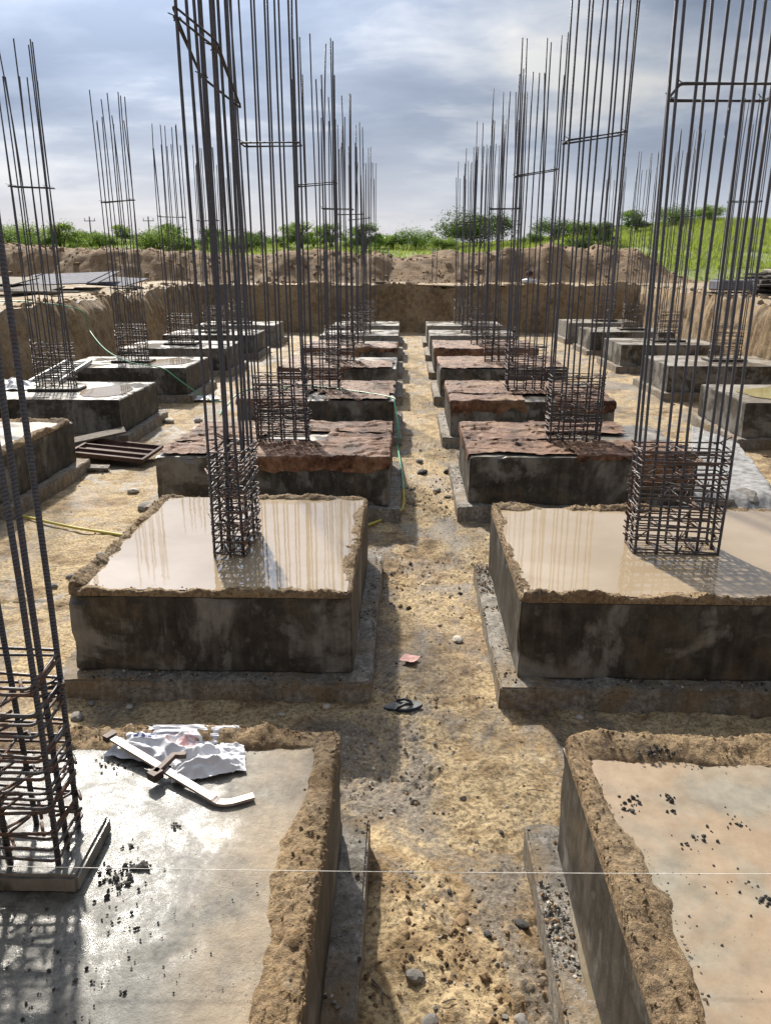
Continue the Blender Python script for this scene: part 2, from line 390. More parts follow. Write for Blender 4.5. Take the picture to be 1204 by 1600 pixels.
M['bar'] = m_steel('ribbed_steel_bar', (.115, .118, .138), (.13, .065, .04), .27)
M['stirrup'] = m_steel('rusty_stirrup_steel', (.10, .095, .095), (.15, .07, .036), .46, False)
M['ring'] = m_steel('dark_ring_steel', (.05, .048, .05), (.09, .05, .03), .35, False)
# leaves, grass, timber and small things
def m_leaf(name, c1, c2):
    m, g = mat(name); p = g.pos()
    n = g.noise(p, 1.3, 4, .6); n2 = g.noise(p, 9, 2, .6)
    c = g.ramp(g.math('ADD', g.math('MULTIPLY', n, .5), g.math('MULTIPLY', n2, .5)), [(.35, c1), (.65, c2)])
    a = g.principled(Base_Color=c, Roughness=.6, Specular_IOR_Level=.25)
    b = g.node('ShaderNodeBsdfTranslucent', {'Color': g.mix(1.0, c, (1.5, 1.6, .8), 'MULTIPLY')}).outputs[0]
    g.out(g.node('ShaderNodeMixShader', {0: .45, 1: a, 2: b}).outputs[0]); return m
M['leaf_dark'] = m_leaf('dark_thorn_leaf', (.035, .062, .018), (.085, .13, .04))
M['leaf_mid'] = m_leaf('thorn_leaf', (.07, .12, .03), (.14, .21, .06))
M['leaf_pale'] = m_leaf('pale_thorn_leaf', (.11, .16, .045), (.20, .27, .09))
M['grass'] = m_leaf('grass_blade', (.15, .19, .045), (.27, .31, .10))
M['bark'] = simple('bark', (.10, .075, .05), .9)
M['hill'] = m_soil('grassy_earth', [(.17, .22, .05), (.25, .30, .09), (.12, .14, .045)], .0, .1)
M['plank'] = simple('weathered_plank', (.15, .125, .10), .85, nscale=12, var=.45, bump=.5, coords='pos')
M['plank_dark'] = simple('dark_plank', (.055, .045, .036), .85, nscale=12, var=.5, bump=.5, coords='pos')
M['ply'] = simple('grey_form_sheet', (.17, .17, .195), .85, nscale=5, var=.3, coords='pos', spec=.15)
M['ply_pale'] = simple('pale_form_sheet', (.33, .30, .25), .9, nscale=5, var=.3, coords='pos', spec=.15)
M['formsteel'] = simple('rusty_form_steel', (.10, .055, .042), .75, .1, nscale=8, var=.55)
M['alu'] = simple('dull_ladder_metal', (.36, .37, .38), .45, .5)
M['hose_green'] = simple('green_hose_rubber', (.10, .36, .20), .4, nscale=4, var=.15)
M['hose_yellow'] = simple('yellow_hose_rubber', (.55, .47, .09), .4, nscale=4, var=.15)
M['string'] = simple('white_string', (.8, .78, .72), .7)
M['stone'] = simple('grey_stone', (.20, .185, .165), .85, nscale=14, var=.5, bump=.6, bd=.01, coords='pos')
M['stone_dark'] = simple('dark_mortar_clod', (.042, .038, .034), .8, nscale=30, var=.5, bump=.6, bd=.01, coords='pos')
M['stone_pale'] = simple('pale_stone', (.46, .42, .36), .85, nscale=14, var=.3, bump=.5, bd=.01, coords='pos')
M['clod'] = simple('earth_clod', (.27, .18, .10), .95, nscale=14, var=.4, bump=.6, bd=.01, coords='pos')
M['rubber'] = simple('navy_slipper_rubber', (.035, .045, .075), .55, nscale=14, var=.4)
M['rubber_worn'] = simple('worn_grey_footbed', (.20, .20, .19), .75, nscale=9, var=.7)
M['strap'] = simple('black_strap_rubber', (.018, .018, .022), .45)
M['pink'] = simple('pink_paper', (.62, .34, .30), .7)
M['clampmetal'] = simple('cement_smeared_clamp_bar', (.40, .34, .30), .45, .1, nscale=11, var=.35)
M['clamprust'] = simple('rusty_clamp_arm', (.075, .05, .042), .6, .3, nscale=22, var=.5)
M['spill'] = simple('pale_cement_crust', (.27, .265, .26), .75, nscale=9, var=.55, bump=.8, bd=.02, coords='pos')
M['sheet'] = simple('white_plastic_sheet', (.68, .68, .70), .4, nscale=6, var=.15)
M['red_cloth'] = simple('dark_red_cloth', (.07, .02, .02), .8)
M['concpost'] = simple('concrete_pole', (.17, .17, .18), .9)

# ================================================================== THE SETTING
Z_TOP, Z_BLD, Z_GND = .775, .21, 1.95
Y_NEAR, Y_FAR = .45, 34.0
def XL(y): return -8.15 - .055 * (y - 14)
def XR(y): return 8.15 + .075 * (y - 14)
def crest(x, y): return Z_GND + .17 * fbm(x * .8, y * .8, 4, 5) + .09 * fbm(x * 3.3, y * 3.3, 3, 8)

def lines(*seg):
    out = []
    for a, b, st in seg:
        n = max(1, int(round((b - a) / st))); out += list(np.linspace(a, b, n, endpoint=False))
    out.append(seg[-1][1]); return np.array(out)

# --- pit floor
def floor_z(x, y):
    h = .045 + .05 * fbm(x * .8, y * .8, 4, 21) + .028 * fbm(x * 4.3, y * 4.3, 4, 33)
    rub = sstep(-.05, .45, fbm(x * 1.3 + 5, y * 1.1 + 2, 3, 61)) * .75 + .25
    near = 1 + .8 * sstep(4.0, 2.2, y)
    h = h + rub * near * .022 * fbm(x * 15, y * 15, 3, 71) + rub * near * .016 * fbm(x * 43, y * 43, 2, 77)
    return h
xs = lines((-10.2, -3.6, .13), (-3.6, -.7, .06), (-.7, .95, .012), (.95, 3.6, .06), (3.6, 10.6, .13))
ys = lines((.4, 1.6, .1), (1.6, 5.2, .012), (5.2, 9, .022), (9, 14, .05), (14, 34.2, .11))
Xg, Yg = np.meshgrid(xs, ys)
o = link('pit_floor', gridmesh('pit_floor', Xg, Yg, floor_z(Xg, Yg)), M['floor']); tag(o, kind='structure')

# --- level ground round the pit, out to the horizon
sv = np.concatenate([-1 - np.array([900, 300, 120, 60, 35, 22, 14, 9, 6, 4, 2.8, 2, 1.4, 1, .7, .45, .25, .1])[:], [-1], np.linspace(-.95, .95, 9), [1], 1 + np.array([.1, .25, .45, .7, 1, 1.4, 2, 2.8, 4, 6, 9, 14, 22, 35, 60, 120, 300, 900])])
yv = np.concatenate([[-300, -60, -15, -5, -2, -.5, Y_NEAR - .4], [Y_NEAR], np.linspace(1, 33.6, 90), [Y_FAR], Y_FAR + np.array([.15, .35, .6, 1, 1.5, 2.1, 3, 4.2, 6, 9, 14, 22, 40, 80, 160, 400, 1200])])
S, Yg = np.meshgrid(sv, yv)
yc = np.clip(Yg, Y_NEAR, Y_FAR)
Xg = np.where(S < -1, XL(yc) + (S + 1), np.where(S > 1, XR(yc) + (S - 1), XL(yc) + (XR(yc) - XL(yc)) * (S + 1) / 2))
Zg = crest(Xg, Yg) + 0.12 * sstep(1.0, 8.0, np.abs(S) - 1) * fbm(Xg * .3, Yg * .3, 3, 4)
cs = (np.abs((S[:-1, :-1] + S[1:, 1:]) / 2) < 1) & ((Yg[:-1, :-1] + Yg[1:, 1:]) / 2 > Y_NEAR) & ((Yg[:-1, :-1] + Yg[1:, 1:]) / 2 < Y_FAR)
o = link('ground', gridmesh('ground', Xg, Yg, Zg, keep=~cs), M['ground']); tag(o, kind='structure')

# --- the cut earth walls of the pit
def wall_strip(name, T, fx, fy, nx, ny, inset, seed):
    Vv = np.concatenate([np.linspace(0, .22, 7), np.linspace(.26, 1, 30)])       # 0 crest .. 1 foot
    Tg, Vg = np.meshgrid(T, Vv)
    bx, by = fx(Tg), fy(Tg)
    top = crest(bx, by); z = top * (1 - Vg) - .12 * Vg
    lean = inset * Vg ** .8
    disp = .16 * fbm(Tg * .55, Vg * 1.3, 4, seed) + .07 * fbm(Tg * 2.6, Vg * 2.2, 4, seed + 3) + .10 * ridged(Tg * 3.6 + .8 * Vg, Vg * .9, 3, seed + 9) ** 2 + .02 * fbm(Tg * 14, Vg * 9, 3, seed + 5)
    disp = disp * sstep(0, .12, Vg)
    z = z - .10 * sstep(0, .15, Vg) * (1 - Vg) * (vnoise(Tg * 1.3, Vg * 0, seed + 40) > .5)
    return bx + nx * (lean + disp), by + ny * (lean + disp), z
T = lines((.2, 12, .3), (12, Y_FAR, .07))
a = wall_strip('l', T, lambda t: XL(t), lambda t: t, 1, 0, .40, 3)
o = link('pit_wall_left', gridmesh('pit_wall_left', *a), M['wall']); tag(o, kind='structure')
a = wall_strip('r', T, lambda t: XR(t), lambda t: t, -1, 0, .35, 103)
o = link('pit_wall_right', gridmesh('pit_wall_right', *a, flip=True), M['wall']); tag(o, kind='structure')
T = lines((XL(Y_FAR), XR(Y_FAR), .07))
a = wall_strip('f', T, lambda t: t, lambda t: t * 0 + Y_FAR, 0, -1, .22, 203)
o = link('pit_wall_far', gridmesh('pit_wall_far', *a), M['wall']); tag(o, kind='structure')
T = lines((XL(Y_NEAR), XR(Y_NEAR), .4))
a = wall_strip('n', T, lambda t: t, lambda t: t * 0 + Y_NEAR, 0, .3, .1, 303)
o = link('pit_wall_near', gridmesh('pit_wall_near', *a, flip=True), M['wall']); tag(o, kind='structure')

# --- heap of dug-out earth behind the pit
xs = lines((-46, 14.5, .12)); ys = lines((36.2, 44.5, .12))
Xg, Yg = np.meshgrid(xs, ys)
topz = 1.60 + .28 * fbm(Xg * .23, Xg * 0, 3, 12) + .35 * sstep(-8, -20, Xg) * 1.0
topz = topz * sstep(14.2, 9.5, Xg + .8 * fbm(Xg * .0, Yg * .5, 2, 3)) * (.80 + .4 * np.abs(fbm(Xg * .55, Yg * .12, 3, 15)))
prof = sstep(36.3, 39.3, Yg + .7 * fbm(Xg * .5, Yg * .2, 3, 6)) * sstep(44.4, 41.5, Yg)
Zm = 1.86 + topz * prof + (.17 * fbm(Xg * 1.1, Yg * 1.1, 4, 18) + .12 * fbm(Xg * 3.5, Yg * 3.5, 3, 19)) * (prof * .8 + .15)
def mound_h(x, y):
    i = int(np.clip((y - 36.2) / .12, 0, len(ys) - 1)); j = int(np.clip((x + 46) / .12, 0, len(xs) - 1)); return Zm[i, j]
o = link('earth_mound', gridmesh('earth_mound', Xg, Yg, Zm), M['mound']); tag(o, kind='structure')
pts = []; sz = []
for k in range(1700):
    x = random.uniform(-28, 13); y = random.uniform(36.4, 41); pts.append((x, y, mound_h(x, y))); sz.append(random.choice([.04, .06, .08, .12]) * random.uniform(.7, 1.5))
scatter_rocks('earth_clods', pts, sz, M['mound'], 'loose brown clods strewn over the earth mound behind the pit', 'clods')

# --- grassy hill and scrubland behind
def hill_z(x, y):
    u = np.clip((y - 40) / 30, 0, 1) ** .9
    hr = 2.35 + 2.0 * sstep(4, 27, x * 70 / np.maximum(y, 20)) + .15 * sstep(-8, -30, x)
    return 1.85 + hr * u + .25 * fbm(x * .12, y * .12, 3, 44) * u
xs = lines((-140, -45, 6), (-45, 60, 1.2), (60, 160, 8)); ys = lines((37.5, 75, 1.0), (75, 160, 8))
Xg, Yg = np.meshgrid(xs, ys)
o = link('grassy_hill', gridmesh('grassy_hill', Xg, Yg, np.where(Yg < 38.2, 1.6, hill_z(Xg, Yg))), M['hill']); tag(o, kind='structure')
rs = np.random.RandomState(5); n = 120000
gy = rs.uniform(40, 76, n); gx = np.where(rs.rand(n) < .72, rs.uniform(4, 48, n), rs.uniform(-42, 8, n))
ok = ~((gx < 13.5) & (gy < 44.2)); ok &= fbm(gx * .35, gy * .35, 3, 91) > -.42 - .0 * gx
ok &= ~((gy < 43.5) & (rs.rand(n) < .7))
gx, gy = gx[ok], gy[ok]; n = len(gx); gz = hill_z(gx, gy) - .04
hgt = rs.uniform(.16, .42, n) * (.75 + .5 * vnoise(gx * .5, gy * .5, 7)); an = rs.uniform(0, 6.28, n); wd = rs.uniform(.02, .055, n); lx = rs.normal(0, .16, n); ly = rs.normal(0, .16, n)
V = np.stack([np.stack([gx - wd * np.cos(an), gy - wd * np.sin(an), gz], -1), np.stack([gx + wd * np.cos(an), gy + wd * np.sin(an), gz], -1), np.stack([gx + lx, gy + ly, gz + hgt], -1)], 1).reshape(-1, 3)
Fc = np.arange(3 * n).reshape(-1, 3)
o = link('grass', mesh('grass', V, Fc, False), M['grass']); tag(o, 'tall bright green grass covering the hill behind the pit', 'grass', None, 'stuff')

# ================================================================== FOOTINGS
ORD = ['first', 'second', 'third', 'fourth', 'fifth', 'sixth', 'seventh', 'eighth', 'ninth', 'tenth', 'eleventh', 'twelfth', 'thirteenth', 'fourteenth', 'fifteenth', 'sixteenth',
       'seventeenth', 'eighteenth', 'nineteenth', 'twentieth', 'twenty-first', 'twenty-second', 'twenty-third', 'twenty-fourth', 'twenty-fifth', 'twenty-sixth']
ROWNAME = {'L': 'row just left of the path', 'R': 'row just right of the path', 'LL': 'outer left row', 'RR': 'outer right row'}
FOOT = {}      # (row, k) -> (xl, xr, yf, yb)
FOOT['L', 1] = (-2.90, -.30, 1.20, 3.18); FOOT['R', 1] = (.735, 3.30, 1.20, 3.14)
FOOT['L', 2] = (-2.27, -.36, 4.75, 6.95); FOOT['R', 2] = (.755, 3.32, 4.72, 6.70)
FOOT['L', 3] = (-2.88, -.20, 8.60, 10.55); FOOT['R', 3] = (.715, 3.32, 8.70, 10.60)
for k, yf in ((4, 12.4), (5, 16.35), (6, 20.2), (7, 24.0), (8, 27.8)):
    FOOT['L', k] = (-2.82 + .02 * k, -.22 - .025 * (k - 4), yf, yf + 2.05); FOOT['R', k] = (.69 - .01 * (k - 4), 3.29, yf, yf + 2.05)
for k, yf in ((2, 8.6), (3, 12.4), (4, 16.35), (5, 20.2), (6, 24.0), (7, 27.8)):
    FOOT['LL', k] = (-7.45, -4.65, yf, yf + 2.0)
for k, yf, x0 in ((3, 12.4, 5.33), (4, 16.95, 5.56), (5, 21.4, 5.70), (6, 25.4, 5.78), (7, 29.2, 5.80)):
    FOOT['RR', k] = (x0, x0 + 2.62, yf, yf + 2.0)
STATE = {('L', 1): 'nearest with a wet grey slab top and soil rim', ('R', 1): 'nearest with a muddy flooded top and soil rim', ('L', 2): 'flooded to its soil rim with pinkish glare',
         ('R', 2): 'flooded with cream muddy water behind a soil rim'}
def side_mat(row, k):
    if row in ('L', 'R') and k <= 4: return M['conc_wet']
    if row == 'LL' and k <= 4: return M['conc_wet']
    return M['conc_mid'] if k <= 6 else M['conc_dry']
def block_mesh(w, dp, h, seed, res=.16):
    """cast block: five gridded faces, slightly bulged boards and chipped edges"""
    bm = bmesh.new()
    bmesh.ops.create_cube(bm, size=1)
    for v in bm.verts: v.co = Vector((v.co.x * w, v.co.y * dp, (v.co.z + .5) * h))
    bmesh.ops.bevel(bm, geom=[e for e in bm.edges], offset=.012, segments=2, affect='EDGES')
    for ax, size in ((0, w), (1, dp), (2, h)):
        for c in np.arange(-size / 2 + res, size / 2 - res * .5, res):
            pl = Vector((0, 0, h / 2)); nn = Vector((0, 0, 0)); nn[ax] = 1; pl[ax] += c
            bmesh.ops.bisect_plane(bm, geom=bm.verts[:] + bm.edges[:] + bm.faces[:], plane_co=pl, plane_no=nn)
    co = np.array([v.co[:] for v in bm.verts])
    dx = .006 * fbm(co[:, 1] * 3 + seed, co[:, 2] * 3, 3, seed) + .004 * fbm(co[:, 0] * 9 + seed, co[:, 2] * 9, 2, seed + 3)
    for v, e in zip(bm.verts, dx):
        v.co.x += e; v.co.y += e * .8; v.co.z += e * .6 if v.co.z > h * .5 else 0
    if res < .1 and h > .3:
        for v in bm.verts:
            ex, ey, ez = w / 2 - abs(v.co.x), dp / 2 - abs(v.co.y), h - v.co.z
            nr = sorted((ex, ey, ez))
            if nr[1] < .02:
                c_ = max(0.0, float(fbm(np.array(v.co.x * 5 + v.co.z * 3 + seed), np.array(v.co.y * 5 - v.co.z * 4), 3, seed + 6)) - .05) * .06
                v.co.x -= math.copysign(c_, v.co.x) * (ex < .02); v.co.y -= math.copysign(c_, v.co.y) * (ey < .02); v.co.z -= c_ * (ez < .02)
    bm.faces.ensure_lookup_table()
    for f in bm.faces: f.material_index = 1 if f.normal.z > .9 else 0
    me = bpy.data.meshes.new('block'); bm.to_mesh(me); bm.free(); return me
def base_mesh(w, dp, h, seed):
    me = block_mesh(w, dp, h, seed, .09)
    co = np.array([v.co[:] for v in me.vertices])
    e = fbm(co[:, 0] * 6 + seed, co[:, 1] * 6, 3, seed); t = co[:, 2] > h * .7
    co[:, 2] += np.where(t, .030 * e, 0)
    co[:, 0] += .012 * fbm(co[:, 1] * 5, co[:, 2] * 3, 3, seed + 1); co[:, 1] += .012 * fbm(co[:, 0] * 5, co[:, 2] * 3, 3, seed + 2)
    me.vertices.foreach_set('co', co.ravel()); me.update(); return me
STARTER = {}
for (row, k), (xl, xr, yf, yb) in FOOT.items():
    cx, cy, w, dp = (xl + xr) / 2, (yf + yb) / 2, xr - xl, yb - yf
    e = empty('concrete_footing', (cx, cy, 0))
    st = STATE.get((row, k))
    lab = f'grey concrete footing, {ORD[k - 1]} from the camera in the {ROWNAME[row]}' if row in ('L', 'R') else f'grey concrete footing beside the pit wall, {ORD[k - (2 if row == "LL" else 3)]} visible in the {ROWNAME[row]}'
    if st: lab = f'concrete footing {"left" if row == "L" else "right"} of the path, {st}'
    tag(e, lab, 'footing', 'concrete footings in the pit')
    topm = M['slab_near'] if (row, k) == ('L', 1) else M['conc_top']
    link('block', block_mesh(w, dp, Z_TOP - Z_BLD, k * 7 + len(row) * 3, .07 if row in ('L', 'R') and k <= 3 else .16), [side_mat(row, k), topm], e, (0, 0, Z_BLD - .003))
    pr = .13
    link('blinding_base', base_mesh(w + 2 * pr, dp + 2 * pr, Z_BLD + .06, k * 11 + len(row)), [M['blinding'], M['blinding']], e, (0, 0, -.06))
    # column position on the footing
    colx, coly = cx, cy
    if (row, k) == ('L', 1): colx, coly = -1.555, 2.345
    if (row, k) == ('L', 2): colx, coly = -1.30, 5.66
    if (row, k) == ('R', 2): colx, coly = 2.02, 5.67
    if (row, k) == ('L', 3): colx, coly = -1.53, 9.45
    if (row, k) == ('R', 3): colx, coly = 2.03, 9.5
    if row == 'LL': colx = -6.07
    if row == 'RR': colx = cx + .22
    STARTER[row, k] = (colx, coly)
    if (row, k) == ('L', 1):
        link('starter_block', block_mesh(.82, .33, .075, 4, .08), [M['conc_wet'], M['slab_near']], e, (colx - cx, coly - cy + .005, Z_TOP - .008))
    elif row in ('LL', 'RR') and k != 2:
        link('starter_block', block_mesh(.86, .48, .06, k, .12), [M['plank_dark'], M['conc_top']], e, (colx - cx, coly - cy, Z_TOP - .008))

# ================================================================== REBAR CAGES
LONG, SHORT = 5.32, 4.86
def bar_mesh(L, bow, seed, n=8):
    rs_ = random.Random(seed); mb = MB(); a = rs_.uniform(0, 6.28)
    pts = [(bow * math.cos(a) * math.sin(math.pi * t / 10 * 1.0) + .3 * bow * math.sin(t * .9 + a), bow * math.sin(a) * math.sin(math.pi * t / 10), -.05 + (L + .05) * t / 10) for t in range(11)]
    mb.tube(pts, .0108, n); me = mb.mesh('bar'); me.materials.append(M['bar']); return me
BARS = {L: [bar_mesh(L, b, int(L * 100) + i) for i, b in enumerate((.008, .018, .028, .04))] for L in (LONG, SHORT)}
def rrect(wx, wy, r=.02, n=3, zfun=lambda x, y: 0):
    P = []
    for sx_, sy_, a0 in ((1, 1, 0), (-1, 1, 90), (-1, -1, 180), (1, -1, 270)):
        for i in range(n + 1):
            a = R(a0 + 90 * i / n); x = sx_ * (wx / 2 - r) + r * math.cos(a); y = sy_ * (wy / 2 - r) + r * math.sin(a); P.append((x, y, zfun(x, y)))
    return P
def stirrup_mesh(wx, wy, seed):
    rs_ = random.Random(seed); mb = MB(); k1, k2 = rs_.uniform(-.05, .05), rs_.uniform(-.05, .05)
    mb.tube(rrect(wx + .034, wy + .034, .02, 3, lambda x, y: k1 * x + k2 * y), .0063, 5, closed=True)
    sgn = rs_.choice((-1, 1)); x, y = wx / 2 * sgn, -wy / 2         # hook tails sticking out at a corner
    mb.tube([(x + .018 * sgn, y - .012, .004), (x + .005 * sgn, y + .02, .010), (x + .06 * sgn, y + .085, .05 + rs_.uniform(0, .03))], .0063, 5)
    mb.tube([(x - .01 * sgn, y - .018, -.004), (x - .05 * sgn, y + .05, .012)], .0063, 5)
    me = mb.mesh('stirrup'); me.materials.append(M['stirrup']); return me
def crosstie_mesh(wx, wy, xa, xb, seed):
    """a link from a front bar to a back bar with a bent tail at each end"""
    rs_ = random.Random(seed); mb = MB(); t = rs_.uniform(.03, .06); s = rs_.choice((-1, 1))
    ya, yb = -wy / 2 - .016, wy / 2 + .016; dz = rs_.uniform(-.02, .02)
    mb.tube([(xa + s * .055, ya + .075, t * .6), (xa + s * .014, ya + .005, .004), (xa - s * .012, ya - .004, 0), (xa - s * .014, ya + .02, 0), (xb - s * .014, yb - .02, dz), (xb + s * .01, yb + .004, dz), (xb + s * .06, yb - .07, dz + t * .5)], .0060, 5)
    me = mb.mesh('crosstie'); me.materials.append(M['stirrup']); return me
ST_CACHE = {}
def cage(row, k, wx=.60, wy=.235, nx=5, ny=3, levels=10, z0=None, ringz=3.2, ring_tilt=(0, 0), lean=(0, 0), h0=.05, seed=0, ring=True):
    x, y = STARTER[row, k]; rs_ = random.Random(seed + k * 31 + len(row) * 77 + ord(row[0]))
    z0 = Z_TOP if z0 is None else z0
    e = empty('rebar_cage', (x, y, z0)); e.rotation_euler = (lean[0], lean[1], rs_.uniform(-.03, .03))
    pos_ = []
    for i in range(nx):
        for s in (-1, 1): pos_.append((-wx / 2 + wx * i / (nx - 1), s * wy / 2))
    for j in range(1, ny - 1):
        for s in (-1, 1): pos_.append((s * wx / 2, -wy / 2 + wy * j / (ny - 1)))
    for q, (px, py) in enumerate(pos_):
        L = LONG if (q // 2 + q) % 2 == 0 else SHORT
        b = link('bar', rs_.choice(BARS[L]), None, e, (px + rs_.uniform(-.008, .008), py + rs_.uniform(-.008, .008), 0), (rs_.gauss(0, .005), rs_.gauss(0, .0075), rs_.uniform(0, 6.28)))
        b.scale = (1, 1, rs_.uniform(.988, 1.012))
    key = (round(wx, 2), round(wy, 2))
    if key not in ST_CACHE:
        xs_ = [-wx / 2 + wx * i / (nx - 1) for i in range(nx)]
        prs = [(xs_[min(a_, nx - 1)], xs_[min(b_, nx - 1)]) for a_, b_ in ((1, 1), (2, 2), (3, 3), (1, 2), (3, 2), (0, 1))] if nx > 3 else [(xs_[a_], xs_[b_]) for a_, b_ in ((1, 1), (0, 1), (2, 1), (1, 0), (1, 2))]
        ST_CACHE[key] = ([stirrup_mesh(wx, wy, 50 + i) for i in range(5)], [crosstie_mesh(wx, wy, a_, b_, 80 + i) for i, (a_, b_) in enumerate(prs)])
    stm, ctm = ST_CACHE[key]
    for l in range(levels):
        z = h0 + l * .082 + rs_.uniform(-.012, .012)
        link('stirrup', rs_.choice(stm), None, e, (rs_.uniform(-.004, .004), rs_.uniform(-.004, .004), z), (rs_.uniform(-.05, .05), rs_.uniform(-.02, .02), rs_.choice((0, math.pi))))
        nt_ = 3 if k <= 3 and row in ('L', 'R') else 1
        for c in range(nt_):
            link('crosstie', ctm[(l + c * 2) % len(ctm)], None, e, (rs_.uniform(-.004, .004), 0, z + .014 + rs_.uniform(-.008, .008)), (0, 0, rs_.choice((0, math.pi))))
        if l % 2 == 0 or nt_ == 3:
            link('stirrup', rs_.choice(stm), None, e, (0, 0, z + .03), (rs_.uniform(-.06, .06), rs_.uniform(-.03, .03), math.pi))
    if ring:
        mb = MB()
        for q in range(2):
            mb.tube(rrect(wx + .05, wy + .05, .03, 3, lambda x_, y_: x_ * (ring_tilt[0] - .10 * q * (nx == 3)) + y_ * (ring_tilt[1] - .08 * q * (nx == 3)) + q * .035 * (.4 +   .6 * math.sin(x_ * 9 + q))), .0074, 5, closed=True)
        rg = mb.build('tie_ring', M['ring'], e, loc=(0, 0, ringz))
        for cx_, cy_ in ((-wx / 2, -wy / 2), (wx / 2, -wy / 2), (wx / 2, wy / 2), (-wx / 2, wy / 2)):
            zz = cx_ * ring_tilt[0] + cy_ * ring_tilt[1]; mb = MB()
            mb.tube([(cx_ - .022, cy_ - .02, zz - .01), (cx_ + .02, cy_ - .022, zz + .01), (cx_ + .022, cy_ + .02, zz), (cx_ - .02, cy_ + .02, zz + .025), (cx_ - .05, cy_ - .03, zz + .03)], .0035, 4)
            mb.build('binding_wire', M['ring'], rg)
    return e
CAGELOOK = {('L', 1): 'dark steel rebar cage rising from the wet starter block at the lower left edge', ('L', 2): 'narrow rebar cage standing in the flooded left footing, upper ring tilted',
            ('R', 2): 'wide rebar cage standing in the flooded right footing with rusty stirrups'}
for (row, k) in FOOT:
    if (row, k) in (('R', 1), ('LL', 2), ('RR', 3)): continue          # out of the frame altogether
    kw = dict(ringz=3.25 + random.uniform(-.12, .12), ring_tilt=(random.uniform(-.06, .1), random.uniform(-.05, .05)))
    if (row, k) == ('L', 1): kw.update(z0=Z_TOP + .066, levels=9, wx=.62, wy=.20, ring=False)
    if (row, k) == ('L', 2): kw.update(wx=.215, wy=.52, nx=3, ny=4, ringz=3.34, ring_tilt=(-.75, -.40))
    if (row, k) == ('R', 2): kw.update(ringz=3.16, ring_tilt=(-.02, -.16))
    if (row, k) == ('L', 3): kw.update(ringz=3.36, ring_tilt=(.0, .0))
    if (row, k) == ('R', 3): kw.update(ringz=3.42, ring_tilt=(.13, .0))
    if (row, k) == ('R', 4): kw.update(ringz=3.45, ring_tilt=(.14, .0))
    e = cage(row, k, **kw)
    lab = CAGELOOK.get((row, k))
    if not lab:
        i = k if row in ('L', 'R') else k - 2 if row == 'LL' else k - 3
        lab = f'tall steel rebar cage, {ORD[i - 1]} from the camera in the {ROWNAME[row]}'
    tag(e, lab, 'rebar cage', 'rebar column cages')

